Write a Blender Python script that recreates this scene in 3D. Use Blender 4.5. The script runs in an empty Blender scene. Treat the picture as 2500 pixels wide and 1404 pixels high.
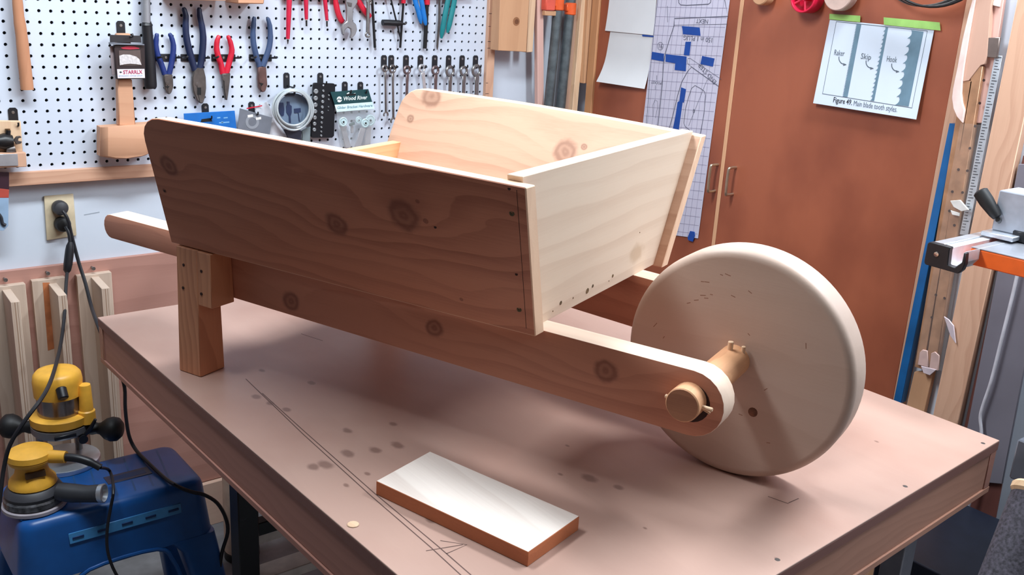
import bpy, bmesh, math, random
from mathutils import Vector, Matrix
random.seed(7)
IN = 0.0254            # everything is measured in inches, stored in metres
FLOOR = -58.0          # floor level, measured from the first pegboard row in view
D2R = math.pi / 180
scene = bpy.context.scene
COL = scene.collection

# ------------------------------------------------------------------ camera, world, lights, exposure
def wm(p):
    return Vector((p[0], p[1], p[2] - FLOOR)) * IN
YAW, PIT, ROL, FPX = 0.684, 0.2946, -0.057, 2340.74
CAM = Vector((-19.347, -97.247, 2.592))
_f = Vector((math.sin(YAW) * math.cos(PIT), math.cos(YAW) * math.cos(PIT), -math.sin(PIT)))
_r0 = Vector((math.cos(YAW), -math.sin(YAW), 0)); _d0 = _f.cross(_r0)
CR = math.cos(ROL) * _r0 + math.sin(ROL) * _d0
CD = -math.sin(ROL) * _r0 + math.cos(ROL) * _d0
cd = bpy.data.cameras.new('camera'); cam = bpy.data.objects.new('camera', cd); COL.objects.link(cam)
cd.sensor_width = 36; cd.lens = FPX / 2500 * 36; cd.clip_start = 0.05
rm = Matrix((CR, -CD, -_f)).transposed().to_4x4()
cam.matrix_world = Matrix.Translation(wm(CAM)) @ rm
scene.camera = cam

def area(name, loc, sx, sy, power, col, rot=(0, 0, 0)):
    l = bpy.data.lights.new(name, 'AREA'); l.shape = 'RECTANGLE'; l.size = sx * IN; l.size_y = sy * IN
    l.energy = power; l.color = col
    o = bpy.data.objects.new(name, l); COL.objects.link(o); o.location = wm(loc); o.rotation_euler = rot
    return o
COOL = (0.86, 0.94, 1.0)
area('tube_or_fill_light', (58, -76, 37), 9, 48, 54, COOL)
area('tube_or_fill_light', (6, -36, 37), 48, 9, 48, COOL)
area('tube_or_fill_light', (30, -128, 37), 48, 9, 10, COOL)  # unseen front fill, added to brighten the barrow's front panel
w = bpy.data.worlds.new('world'); scene.world = w; w.use_nodes = True
w.node_tree.nodes['Background'].inputs[0].default_value = (0.8, 0.88, 1, 1)
w.node_tree.nodes['Background'].inputs[1].default_value = 0.3
vs = scene.view_settings
vs.view_transform = 'Standard'; vs.look = 'None'; vs.gamma = 1; vs.use_curve_mapping = False
vs.exposure = -0.12
scene.cycles.use_denoising = True
scene.cycles.max_bounces = 8
scene.cycles.sample_clamp_indirect = 6

# ------------------------------------------------------------------ photo pixel -> point on a known plane of the room
def ray(x, y):
    return CR * ((x - 1250) / FPX) + CD * ((y - 702) / FPX) + _f
def on(ax, val, x, y):
    d = ray(x, y); return CAM + d * ((val - CAM[ax]) / d[ax])
def wp(x, y, d=0.0): return on(1, -d, x, y)          # on the pegboard wall, d inches proud of it
def cp(x, y, d=0.0): return on(0, 68 - d, x, y)      # on the cabinet doors, d inches proud of them
def tp(x, y, z=-25.0): return on(2, z, x, y)         # at a height
def dp(x, y, dist): return CAM + ray(x, y) * dist
def crop(s, ox, oy): return lambda pts: [(ox + a / s, oy + b / s) for a, b in pts]
C1 = crop(3.0524, 0, 0); C2 = crop(4.681, 340, 0); C3 = crop(4.129, 640, 0); C4 = crop(3.906, 1180, 0); C5 = crop(3.51, 1800, 0)
C8 = crop(2.7, 2050, 380); CK = crop(8.333, 640, 200); CB = crop(4.129, 1560, 0); CS = crop(7.8, 250, 40)
def W(pts, d): return [wp(a, b, d) for a, b in pts]
def C(pts, d): return [cp(a, b, d) for a, b in pts]

# ------------------------------------------------------------------ materials
def lin(c):
    return tuple(((v / 255) / 12.92 if v <= 10 else ((v / 255 + 0.055) / 1.055) ** 2.4) for v in c) + (1,)
MATS = {}
class NT:
    def __init__(s, name):
        s.m = bpy.data.materials.new(name); s.m.use_nodes = True; s.t = s.m.node_tree
        s.b = s.t.nodes['Principled BSDF']
    def n(s, kind, **kw):
        nd = s.t.nodes.new(kind)
        for k, v in kw.items(): setattr(nd, k, v)
        return nd
    def l(s, a, b): s.t.links.new(a, b)
    def math(s, op, a, b=None, c=None):
        nd = s.n('ShaderNodeMath', operation=op)
        for i, v in enumerate((a, b, c)):
            if v is None: continue
            if isinstance(v, (int, float)): nd.inputs[i].default_value = v
            else: s.l(v, nd.inputs[i])
        return nd.outputs[0]
    def ramp(s, fac, stops):
        r = s.n('ShaderNodeValToRGB'); s.l(fac, r.inputs[0]); e = r.color_ramp.elements
        while len(e) < len(stops): e.new(0.5)
        for i, (p, c) in enumerate(stops): e[i].position = p; e[i].color = c
        return r.outputs[0]
    def mix(s, fac, a, b, mode='MIX'):
        nd = s.n('ShaderNodeMix', data_type='RGBA', blend_type=mode)
        for i, v in ((0, fac), (6, a), (7, b)):
            if isinstance(v, (int, float, tuple)): nd.inputs[i].default_value = v
            else: s.l(v, nd.inputs[i])
        return nd.outputs[2]

def plain(name, rgb, rough=0.5, metal=0.0, var=0.06, scale=30, bump=0.0, coat=0.0, trans=0.0, alpha=1.0):
    if name in MATS: return MATS[name]
    t = NT(name); c = lin(rgb)
    tc = t.n('ShaderNodeTexCoord'); nz = t.n('ShaderNodeTexNoise'); nz.inputs['Scale'].default_value = scale
    nz.inputs['Detail'].default_value = 4; t.l(tc.outputs['Object'], nz.inputs['Vector'])
    lo = tuple(max(0, v * (1 - 2.2 * var)) for v in c[:3]) + (1,); hi = tuple(min(1, v * (1 + 2.2 * var)) for v in c[:3]) + (1,)
    t.l(t.ramp(nz.outputs[0], [(0.3, lo), (0.7, hi)]), t.b.inputs['Base Color'])
    t.b.inputs['Roughness'].default_value = rough; t.b.inputs['Metallic'].default_value = metal
    t.b.inputs['Coat Weight'].default_value = coat
    t.b.inputs['Transmission Weight'].default_value = trans; t.b.inputs['Alpha'].default_value = alpha
    if bump:
        bp = t.n('ShaderNodeBump'); bp.inputs['Strength'].default_value = bump; bp.inputs['Distance'].default_value = 0.001
        t.l(nz.outputs[0], bp.inputs['Height']); t.l(bp.outputs[0], t.b.inputs['Normal'])
    MATS[name] = t.m; return t.m

def wood(name, light, dark, axis=0, across=2, rings=26.0, fibre=1.0, warp=1.0, rough=0.62, knots=(), contrast=1.0, blotch=0.0, blotchcol=None, spots=(), spotcol=(70, 35, 25), offset=0.0):
    """Sawn wood: object space, grain runs along `axis`; `across` is the axis on the face across the grain.
    knots: (along, across, radius) in inches; spots: the same for stains and dents."""
    if name in MATS: return MATS[name]
    t = NT(name); L, Dk = lin(light), lin(dark)
    third = 3 - axis - across
    tc = t.n('ShaderNodeTexCoord'); sp = t.n('ShaderNodeSeparateXYZ'); t.l(tc.outputs['Object'], sp.inputs[0])
    a, c, th = (t.math('MULTIPLY', sp.outputs[i], 1 / IN) for i in (axis, across, third))
    def noise(sa, sc, st, scale=1.0, detail=3.0, off=0.0):
        cb = t.n('ShaderNodeCombineXYZ')
        t.l(t.math('MULTIPLY_ADD', a, sa, off + offset), cb.inputs[0]); t.l(t.math('MULTIPLY', c, sc), cb.inputs[1]); t.l(t.math('MULTIPLY', th, st), cb.inputs[2])
        n = t.n('ShaderNodeTexNoise'); n.inputs['Scale'].default_value = scale; n.inputs['Detail'].default_value = detail
        t.l(cb.outputs[0], n.inputs['Vector']); return n.outputs[0]
    g = t.math('MULTIPLY_ADD', noise(0.055, 0.16, 0.1, 1, 2), 5.0 * warp, c)
    g = t.math('MULTIPLY_ADD', noise(0.12, 0.5, 0.3, 1, 3, 9), 0.9 * warp, g)
    g = t.math('MULTIPLY_ADD', th, 0.35, g)
    kmask = None
    def dist(list_, ka, kc, kr, stretch):
        dx = t.math('DIVIDE', t.math('SUBTRACT', a, ka), kr * stretch); dy = t.math('DIVIDE', t.math('SUBTRACT', c, kc), kr)
        return t.math('SQRT', t.math('ADD', t.math('MULTIPLY', dx, dx), t.math('MULTIPLY', dy, dy)))
    wob = noise(1.4, 1.4, 1.4, 1, 2, 3)
    for ka, kc, kr in knots:
        d = dist(knots, ka, kc, kr, 1.15)
        d = t.math('MULTIPLY_ADD', wob, 0.5, t.math('SUBTRACT', d, 0.25))
        d2 = dist(knots, ka, kc, kr, 2.6)
        bump = t.math('DIVIDE', kr * 2.2, t.math('MULTIPLY_ADD', t.math('MULTIPLY', d2, d2), 0.5, 1.0))
        g = t.math('ADD', g, bump)
        k = t.n('ShaderNodeMapRange', interpolation_type='SMOOTHSTEP'); t.l(d, k.inputs[0])
        for i, v in enumerate((1.2, 0.8, 0.0, 1.0)): k.inputs[i + 1].default_value = v
        ringk = t.math('MULTIPLY_ADD', t.math('SINE', t.math('MULTIPLY', d, 11.0)), 0.12, 0.55)
        km = t.math('MULTIPLY', k.outputs[0], ringk)
        kmask = km if kmask is None else t.math('MAXIMUM', kmask, km)
    fr = t.math('FRACT', t.math('MULTIPLY', g, rings / 26.0 * 1.35))
    ring = t.n('ShaderNodeMapRange', interpolation_type='SMOOTHSTEP'); t.l(fr, ring.inputs[0])
    for i, v in enumerate((0.15, 0.95, 0.0, 1.0)): ring.inputs[i + 1].default_value = v
    drop = t.n('ShaderNodeMapRange', interpolation_type='SMOOTHSTEP'); t.l(fr, drop.inputs[0])
    for i, v in enumerate((1.0, 0.93, 0.0, 1.0)): drop.inputs[i + 1].default_value = v
    ring = t.math('MULTIPLY', ring.outputs[0], drop.outputs[0])
    vary = noise(0.02, 0.35, 0.2, 1, 2, 21)
    fib = noise(0.25, 9.0 * fibre, 9.0, 1, 4, 5)
    fac = t.math('ADD', t.math('MULTIPLY', ring, t.math('MULTIPLY', vary, 0.75 * contrast)), t.math('MULTIPLY', t.math('SUBTRACT', fib, 0.5), 0.45 * contrast))
    fac = t.math('ADD', fac, t.math('MULTIPLY', t.math('SUBTRACT', vary, 0.5), 0.7 * contrast))
    cl = t.n('ShaderNodeClamp'); t.l(fac, cl.inputs[0])
    col = t.mix(cl.outputs[0], L, Dk)
    if blotch:
        bn = noise(0.07, 0.09, 0.09, 1, 4, 33)
        bf = t.n('ShaderNodeMapRange'); t.l(bn, bf.inputs[0])
        for i, v in enumerate((0.42, 0.68, 0.0, blotch)): bf.inputs[i + 1].default_value = v
        col = t.mix(bf.outputs[0], col, lin(blotchcol or dark))
    if kmask is not None:
        col = t.mix(kmask, col, tuple(v * s for v, s in zip(Dk[:3], (0.5, 0.42, 0.4))) + (1,))
    smask = None
    for sa, sc, sr in spots:
        d = t.math('MULTIPLY_ADD', wob, 0.9, t.math('SUBTRACT', dist(spots, sa, sc, sr, 1.5), 0.45))
        k = t.n('ShaderNodeMapRange', interpolation_type='SMOOTHSTEP'); t.l(d, k.inputs[0])
        for i, v in enumerate((1.1, 0.4, 0.0, 0.55)): k.inputs[i + 1].default_value = v
        smask = k.outputs[0] if smask is None else t.math('MAXIMUM', smask, k.outputs[0])
    if smask is not None: col = t.mix(smask, col, lin(spotcol))
    t.l(col, t.b.inputs['Base Color']); t.b.inputs['Roughness'].default_value = rough
    bp = t.n('ShaderNodeBump'); bp.inputs['Strength'].default_value = 0.12; bp.inputs['Distance'].default_value = 0.0008
    t.l(fib, bp.inputs['Height']); t.l(bp.outputs[0], t.b.inputs['Normal'])
    MATS[name] = t.m; return t.m

# ------------------------------------------------------------------ mesh building
def frame_from(o):
    return FRAMES.get(o.name, Matrix.Identity(4))
FRAMES = {}
class B:
    """Collects geometry in inches (in the frame M, itself in inches); done() links it as ONE mesh object."""
    def __init__(s, M=None):
        s.bm = bmesh.new(); s.M = M or Matrix.Identity(4)
    def _add(s, verts, faces, bev=0.0, seg=1, M=None):
        b2 = bmesh.new(); vs_ = [b2.verts.new((M @ Vector(v)) if M else Vector(v)) for v in verts]
        for f in faces:
            try: b2.faces.new([vs_[i] for i in f])
            except ValueError: pass
        bmesh.ops.recalc_face_normals(b2, faces=b2.faces)
        if bev:
            bmesh.ops.bevel(b2, geom=[e for e in b2.edges if len(e.link_faces) == 2 and e.calc_face_angle(0) > 0.35], offset=bev, segments=seg, profile=0.5, affect='EDGES', clamp_overlap=True)
        me = bpy.data.meshes.new('tmp'); b2.to_mesh(me); b2.free(); s.bm.from_mesh(me); bpy.data.meshes.remove(me)
        return s
    def box(s, lo, hi, bev=0.04, seg=1, M=None):
        x0, y0, z0 = lo; x1, y1, z1 = hi
        v = [(x, y, z) for x in (x0, x1) for y in (y0, y1) for z in (z0, z1)]
        f = [(0, 1, 3, 2), (4, 6, 7, 5), (0, 4, 5, 1), (2, 3, 7, 6), (0, 2, 6, 4), (1, 5, 7, 3)]
        return s._add(v, f, bev, seg, M)
    def hexa(s, bot, top, bev=0.04, seg=1):
        n = len(bot); v = list(bot) + list(top)
        f = [tuple(range(n))[::-1], tuple(range(n, 2 * n))] + [(i, (i + 1) % n, n + (i + 1) % n, n + i) for i in range(n)]
        return s._add(v, f, bev, seg)
    def prism(s, pts, ext, bev=0.0, seg=1):
        pts = [Vector(p) for p in pts]; e = Vector(ext)
        return s.hexa(pts, [p + e for p in pts], bev, seg)
    def tube(s, pts, r, n=8, squash=None, cap=True, closed=False):
        pts = [Vector(p) for p in pts]; m = len(pts); rr = list(r) if hasattr(r, '__len__') else [r] * m
        v = []; f = []; prev = None
        for i, p in enumerate(pts):
            if closed: t = pts[(i + 1) % m] - pts[i - 1]
            else: t = (pts[min(i + 1, m - 1)] - pts[max(i - 1, 0)])
            t.normalize()
            if prev is None:
                ref = Vector((0, 1, 0)) if abs(t.y) < 0.9 else Vector((1, 0, 0))
                a = t.cross(ref).normalized()
            else: a = (prev - t * prev.dot(t)).normalized()
            prev = a; b = t.cross(a)
            sq = squash or 1.0
            for k in range(n):
                q = 2 * math.pi * k / n; v.append(p + a * (rr[i] * math.cos(q)) + b * (rr[i] * sq * math.sin(q)))
        for i in range(m if closed else m - 1):
            j = (i + 1) % m
            for k in range(n): f.append((i * n + k, i * n + (k + 1) % n, j * n + (k + 1) % n, j * n + k))
        if cap and not closed: f += [tuple(range(n))[::-1], tuple(range((m - 1) * n, m * n))]
        return s._add(v, f)
    def lathe(s, base, axis, prof, n=24, ref=None):
        ax = Vector(axis).normalized(); r0 = Vector(ref) if ref else (Vector((1, 0, 0)) if abs(ax.x) < 0.9 else Vector((0, 1, 0)))
        a = (r0 - ax * r0.dot(ax)).normalized(); b = ax.cross(a); v = []; f = []; m = len(prof)
        for r, h in prof:
            for k in range(n):
                q = 2 * math.pi * k / n; v.append(Vector(base) + ax * h + a * (max(r, 1e-4) * math.cos(q)) + b * (max(r, 1e-4) * math.sin(q)))
        for i in range(m - 1):
            for k in range(n): f.append((i * n + k, i * n + (k + 1) % n, (i + 1) * n + (k + 1) % n, (i + 1) * n + k))
        f += [tuple(range(n))[::-1], tuple(range((m - 1) * n, m * n))]
        return s._add(v, f)
    def cyl(s, p0, p1, r, n=16, bev=0.0):
        d = Vector(p1) - Vector(p0); h = d.length; e = min(bev, r * 0.5, h * 0.4)
        return s.lathe(p0, d, [(r - e, 0), (r, e), (r, h - e), (r - e, h)] if e else [(r, 0), (r, h)], n)
    def ring(s, c, nrm, ro, ri, thick, n=24):
        nn = Vector(nrm).normalized(); h = thick / 2
        return s._ringlathe(c, nn, ro, ri, h, n)
    def _ringlathe(s, c, nn, ro, ri, h, n):
        r0 = Vector((1, 0, 0)) if abs(nn.x) < 0.9 else Vector((0, 1, 0))
        a = (r0 - nn * r0.dot(nn)).normalized(); b = nn.cross(a); v = []; f = []
        e = min(h * 0.5, (ro - ri) * 0.25)
        prof = [(ri, -h + e), (ri + e, -h), (ro - e, -h), (ro, -h + e), (ro, h - e), (ro - e, h), (ri + e, h), (ri, h - e)]
        for r, hh in prof:
            for k in range(n):
                q = 2 * math.pi * k / n; v.append(Vector(c) + nn * hh + a * (r * math.cos(q)) + b * (r * math.sin(q)))
        m = len(prof)
        for i in range(m):
            j = (i + 1) % m
            for k in range(n): f.append((i * n + k, i * n + (k + 1) % n, j * n + (k + 1) % n, j * n + k))
        return s._add(v, f)
    def ribbon(s, pts, nrm, width, closed=False):
        """flat strip of ink or pencil lying on a surface"""
        pts = [Vector(p) for p in pts]; nn = Vector(nrm).normalized(); v = []; f = []; m = len(pts)
        for i, p in enumerate(pts):
            t = (pts[(i + 1) % m if closed else min(i + 1, m - 1)] - pts[i - 1 if closed else max(i - 1, 0)]).normalized()
            a = nn.cross(t) * (width / 2); v += [p - a, p + a]
        for i in range(m if closed else m - 1):
            j = (i + 1) % m; f.append((2 * i, 2 * i + 1, 2 * j + 1, 2 * j))
        return s._add(v, f)
    def done(s, name, mat, parent=None, label=None, cat=None, group=None, kind=None, angle=38, smooth=True, loc=None):
        Mw = Matrix.Translation(Vector((0, 0, -FLOOR)) * IN) @ Matrix.Scale(IN, 4) @ s.M
        if parent is not None: F = FRAMES[parent.name]
        else:
            rot = s.M.to_3x3().to_4x4()
            cs = [Mw @ v.co for v in s.bm.verts]
            if loc is None:
                lo = Vector([min(c[i] for c in cs) for i in range(3)]); hi = Vector([max(c[i] for c in cs) for i in range(3)])
                org = Vector(((lo.x + hi.x) / 2, (lo.y + hi.y) / 2, lo.z))
            else: org = wm(loc)
            F = Matrix.Translation(org) @ rot
        s.bm.transform(F.inverted() @ Mw)
        me = bpy.data.meshes.new(name); s.bm.to_mesh(me); s.bm.free()
        if smooth:
            for p in me.polygons: p.use_smooth = True
            me.set_sharp_from_angle(angle=angle * D2R)
        if isinstance(mat, (list, tuple)):
            for m_ in mat: me.materials.append(m_)
        else: me.materials.append(mat)
        o = bpy.data.objects.new(name, me); COL.objects.link(o)
        if parent is not None: o.parent = parent
        else: o.matrix_world = F
        FRAMES[o.name] = F
        if label: o['label'] = label
        if cat: o['category'] = cat
        if group: o['group'] = group
        if kind: o['kind'] = kind
        return o
def thing(name, label, cat, loc, rot=None, group=None):
    o = bpy.data.objects.new(name, None); COL.objects.link(o); o.empty_display_size = 0.05
    F = Matrix.Translation(wm(loc)) @ (rot or Matrix.Identity(4)); o.matrix_world = F; FRAMES[o.name] = F
    o['label'] = label; o['category'] = cat
    if group: o['group'] = group
    return o
def text(s_, centre, xd, yd, size, mat, parent, name='lettering', ital=0.0, bold=0.0, width=None):
    cu = bpy.data.curves.new('tmp', 'FONT'); cu.body = s_; cu.align_x = 'CENTER'; cu.align_y = 'CENTER'; cu.size = 1; cu.shear = ital; cu.offset = bold; cu.resolution_u = 2
    to = bpy.data.objects.new('tmp', cu); COL.objects.link(to)
    bpy.context.view_layer.update()
    me = bpy.data.meshes.new_from_object(to); bpy.data.objects.remove(to); bpy.data.curves.remove(cu)
    xd = Vector(xd).normalized(); yd = Vector(yd).normalized()
    xs = [v.co.x for v in me.vertices]; wd = (max(xs) - min(xs)) if xs else 1
    sx = width / wd if width else size
    b = B()
    for v in me.vertices: v.co = Vector(centre) + xd * (v.co.x * sx) + yd * (v.co.y * size)
    b.bm.from_mesh(me); bpy.data.meshes.remove(me)
    return b.done(name, mat, parent, smooth=False)
def smoothpts(pts, k=4):
    """Catmull-Rom through the points"""
    pts = [Vector(p) for p in pts]; out = []
    for i in range(len(pts) - 1):
        p0, p1, p2, p3 = pts[max(i - 1, 0)], pts[i], pts[i + 1], pts[min(i + 2, len(pts) - 1)]
        for j in range(k):
            t = j / k; out.append(0.5 * ((2 * p1) + (p2 - p0) * t + (2 * p0 - 5 * p1 + 4 * p2 - p3) * t * t + (3 * p1 - p0 - 3 * p2 + p3) * t ** 3))
    out.append(pts[-1]); return out

# palette ------------------------------------------------------------------
M_white = plain('white_wall_paint', (206, 214, 226), 0.6, var=0.015, scale=6)
M_peg = plain('white_pegboard_paint', (204, 212, 226), 0.45, var=0.012, scale=9)
M_dark = plain('dark_gap', (24, 22, 24), 0.9)
M_black = plain('black_plastic', (26, 27, 32), 0.42)
M_blackmetal = plain('black_painted_metal', (20, 19, 21), 0.4)
M_rubber = plain('black_rubber', (18, 18, 20), 0.55)
M_steel = plain('brushed_steel', (150, 148, 146), 0.34, 0.9, scale=60)
M_oldsteel = plain('oiled_tool_steel', (104, 98, 96), 0.42, 0.75, var=0.12, scale=50)
M_chrome = plain('polished_chrome', (205, 206, 208), 0.16, 1.0, var=0.02)
M_alu = plain('brushed_aluminium', (206, 212, 220), 0.33, 0.75, var=0.04, scale=40)
M_grey = plain('grey_paint', (128, 128, 136), 0.5)
M_paper = plain('white_paper', (224, 226, 228), 0.7, var=0.015, scale=8)
M_ink = plain('black_ink', (42, 44, 52), 0.6)
M_pencil = plain('pencil_graphite', (92, 66, 60), 0.6)
M_card = plain('grey_card', (108, 112, 122), 0.6)
M_whiteplastic = plain('white_plastic', (228, 226, 222), 0.4)
M_floor = plain('grey_concrete', (118, 120, 124), 0.7, var=0.12, scale=14, bump=0.2)
CED_L, CED_D = (208, 158, 124), (150, 94, 68)
M_pine = wood('pale_pine', (226, 192, 158), (190, 146, 112), axis=2, across=0, contrast=0.7)
M_fir = wood('fir_trim', (214, 170, 142), (176, 124, 98), axis=2, across=1, contrast=0.7)
M_firx = wood('fir_strip', (214, 168, 140), (178, 124, 98), axis=0, across=2, contrast=0.6)
M_ply = wood('plywood_panel', (186, 138, 124), (146, 98, 86), axis=0, across=2, rings=8, contrast=0.6)
M_plyv = wood('birch_ply', (204, 182, 164), (172, 144, 126), axis=2, across=0, rings=10, contrast=0.6)
M_maple = wood('mallet_beech', (204, 154, 122), (176, 122, 92), axis=0, across=2, rings=14, contrast=0.5)
M_maplev = wood('handle_beech', (190, 134, 100), (160, 102, 72), axis=2, across=0, rings=20, contrast=0.6)

# ------------------------------------------------------------------ the room
WX0, WX1, WY0, WY1, CEIL = -110, 70, -190, 0.8, 38
def slab(name, lo, hi, mat): return B().box(lo, hi, 0).done(name, mat, kind='structure', smooth=False)
slab('floor', (WX0 - 4, WY0 - 4, FLOOR - 2), (WX1 + 4, WY1 + 4, FLOOR), M_floor)
slab('ceiling', (WX0 - 4, WY0 - 4, CEIL), (WX1 + 4, WY1 + 4, CEIL + 2), plain('grey_ceiling', (150, 148, 146), 0.8))
slab('wall_back', (WX0, WY1, FLOOR), (WX1, WY1 + 3, CEIL), M_white)
slab('wall_right', (WX1, WY0, FLOOR), (WX1 + 3, WY1 + 3, CEIL), M_white)
slab('wall_left', (WX0 - 3, WY0, FLOOR), (WX0, WY1 + 3, CEIL), plain('brown_wall_panel', (120, 96, 84), 0.7))
slab('wall_front', (WX0 - 3, WY0 - 3, FLOOR), (WX1 + 3, WY0, CEIL), plain('brown_wall_panel', (120, 96, 84), 0.7))
# plywood wainscot under the white wall, and the low board at its foot
ply = B().box((-40, 0.25, -52.5), (61, 0.8, -24.95), 0.03).done('trim_1', M_ply, kind='structure')
B().box((-40, -0.3, FLOOR), (61, 0.8, -52.6), 0.05).done('baseboard_back', wood('baseboard_pine', (226, 196, 176), (206, 170, 146), axis=0, across=2, contrast=0.4), kind='structure')

# pegboard with real holes
pb = thing('pegboard', 'white pegboard panel with rows of black holes and thin wooden edging', 'pegboard', (20, 0, -15.5))
b = bmesh.new(); cache = {}
def gv(x, y, z):
    k = (round(x, 4), round(y, 4), round(z, 4))
    if k not in cache: cache[k] = b.verts.new(k)
    return cache[k]
oct_ = [(math.cos(q * math.pi / 4), math.sin(q * math.pi / 4)) for q in range(8)]
sq_ = [(1, 0), (1, 1), (0, 1), (-1, 1), (-1, 0), (-1, -1), (0, -1), (1, -1)]
for c in range(-9, 54):
    for r in range(-6, 16):
        hw = 0.5; r_ = 0.155
        O = [gv(c + 0.5 * sx, 0, -r + 0.5 * sz) for sx, sz in sq_]
        H = [gv(c + r_ * ox, 0, -r + r_ * oz) for ox, oz in oct_]
        K = [gv(c + r_ * ox, 0.2, -r + r_ * oz) for ox, oz in oct_]
        for k in range(8):
            j = (k + 1) % 8
            b.faces.new([O[k], O[j], H[j], H[k]]); b.faces.new([H[k], H[j], K[j], K[k]])
bb = B(); bb.bm.free(); bb.bm = b
bmesh.ops.recalc_face_normals(b, faces=b.faces)
bb.done('panel', M_peg, pb, smooth=False)
B().box((-9.5, 0.32, -15.5), (53.5, 0.5, 6.5), 0).done('gap_shade', M_dark, pb, smooth=False)  # dark sheet stands in for the shade in the gap behind the holes
B().box((-9.5, -0.55, -16.75), (53.3, 0.8, -15.5), 0.05).done('bottom_edging', M_firx, pb)
B().box((53.5, -0.5, -16.4), (54.7, 0.8, 6.5), 0.05).done('side_edging', M_fir, pb)
for z in (-13.2, -11.6, -9.2, -7.9, -3.7, -2.9, -1.1, 0.4): B().box((53.5, -0.515, z), (53.5 + 0.3 + 0.3 * random.random(), -0.49, z + 0.05), 0).done('pencil_mark', M_ink, pb, smooth=False)

# ------------------------------------------------------------------ workbench
tb = thing('workbench', 'low square workbench with pinkish hardboard top and wooden skirt', 'workbench', (24, -45, FLOOR))
BL, BR, FR, FL = (1.63, -16.9), (46.0, -15.6), (45.92, -71.6), (3.15, -73.85)
ZT = -25.0
def xyz(p, z): return (p[0], p[1], z)
tbloc = lambda p: ((p[0] - 24), (p[1] + 45))
spots = []
for px, py, r in ((850, 1052, .35), (915, 1099, .42), (848, 1107, .45), (972, 1088, .42), (897, 1157, .2), (795, 1135, .5), (765, 1140, .4), (845, 1185, .2), (1438, 1168, .5), (1368, 1158, .18), (1385, 1088, .14), (625, 968, .35), (660, 985, .3), (700, 1000, .3), (1510, 1190, .3), (960, 1035, .3), (760, 935, .3), (640, 905, .25), (2210, 1187, .14), (1898, 1365, .14), (2140, 1078, .12), (1575, 1290, .12), (1220, 1330, .6), (1050, 1270, .3)):
    q = tbloc(tp(px, py)); spots.append((q[1], q[0], r))
M_top = wood('hardboard_top', (186, 152, 138), (166, 134, 122), axis=1, across=0, rings=3, fibre=0.5, contrast=0.35, rough=0.4, blotch=0.45, blotchcol=(152, 106, 90), spots=spots, spotcol=(84, 50, 42))
M_topedge = wood('hardboard_edge', (132, 90, 80), (108, 70, 62), axis=0, across=1, contrast=0.3)
B().hexa([xyz(p, ZT - .12) for p in (BL, BR, FR, FL)], [xyz(p, ZT) for p in (BL, BR, FR, FL)], 0.03).done('top', M_top, tb)
B().hexa([xyz(p, ZT - .75) for p in (BL, BR, FR, FL)], [xyz(p, ZT - .125) for p in (BL, BR, FR, FL)], 0.02).done('top_core', M_topedge, tb)
def rail(p, q, ins, z0, z1, th):
    p, q = Vector(p), Vector(q); d = (q - p).normalized(); nrm = Vector((-d.y, d.x))      # counter-clockwise order puts the inside on the left
    a, c = p + nrm * ins, q + nrm * ins
    a2, c2 = p + nrm * (ins + th), q + nrm * (ins + th)
    return [xyz(v, z0) for v in (a, c, c2, a2)], [xyz(v, z1) for v in (a, c, c2, a2)]
M_skl = wood('skirt_wood_left', (176, 124, 108), (140, 90, 78), axis=1, across=2, contrast=0.5)
M_skf = wood('skirt_wood_front', (184, 134, 112), (152, 106, 86), axis=0, across=2, contrast=0.6, spots=[(-14, -27.3 + 58, .3)])
for (p, q, m_) in ((BL, FL, M_skl), (FL, FR, M_skf), (FR, BR, M_skl), (BR, BL, M_skf)):
    bo, to_ = rail(p, q, 0.12, ZT - 3.55, ZT - .76, 0.75); B().hexa(bo, to_, 0.03).done('skirt', m_, tb)
    bo, to_ = rail(p, q, 0.0, ZT - 4.0, ZT - 3.56, 0.9); B().hexa(bo, to_, 0.03).done('skirt_strip', m_, tb)
for x, y, m_ in ((6.0, -36.0, M_blackmetal), (43, -19.5, M_blackmetal), (6, -70.5, M_blackmetal), (41, -68.5, M_grey)):
    B().box((x - .8, y - .8, FLOOR), (x + .8, y + .8, ZT - .76), 0.08).done('leg', m_, tb)
z_ = on(1, -36, 640, 1283).z; B().box((6.8, -36.5, z_ - .55), (42.2, -35.5, z_ + .55), 0.06).done('stretcher', M_blackmetal, tb)
z_ = on(1, -35, 655, 1302).z; B().box((6.8, -35.4, z_ - .5), (42.2, -34.6, z_ + .4), 0.06).done('stretcher', plain('cream_painted_rail', (238, 226, 212), .5), tb)
z_ = on(1, -36, 690, 1378).z; B().box((6.8, -37.0, z_ - .8), (42.2, -35, z_), 0.06).done('stretcher', plain('cream_painted_rail', (238, 226, 212), .5), tb)
for pts in ([(600, 925), (740, 1060), (905, 1210), (1050, 1335), (1125, 1404), (1140, 1418)], [(640, 960), (745, 1055), (915, 1205), (1065, 1330), (1150, 1404)],
            [(1040, 1345), (1130, 1330)], [(1075, 1320), (1140, 1330), (1090, 1352)], [(735, 815), (788, 832)], [(1925, 1228), (1950, 1217)], [(1875, 1212), (1925, 1230)]):
    B().ribbon([tp(a, c_, ZT + .004) for a, c_ in pts], (0, 0, 1), 0.07).done('pencil_line', M_pencil, tb, smooth=False)
for px, py in ((2210, 1187), (2400, 1082), (1898, 1366)):
    p = tp(px, py, ZT + .012); B().lathe(p - Vector((0, 0, .02)), (0, 0, 1), [(.16, 0), (.14, .02), (0.01, .02)], 10).done('nail_head', M_oldsteel, tb)

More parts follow.
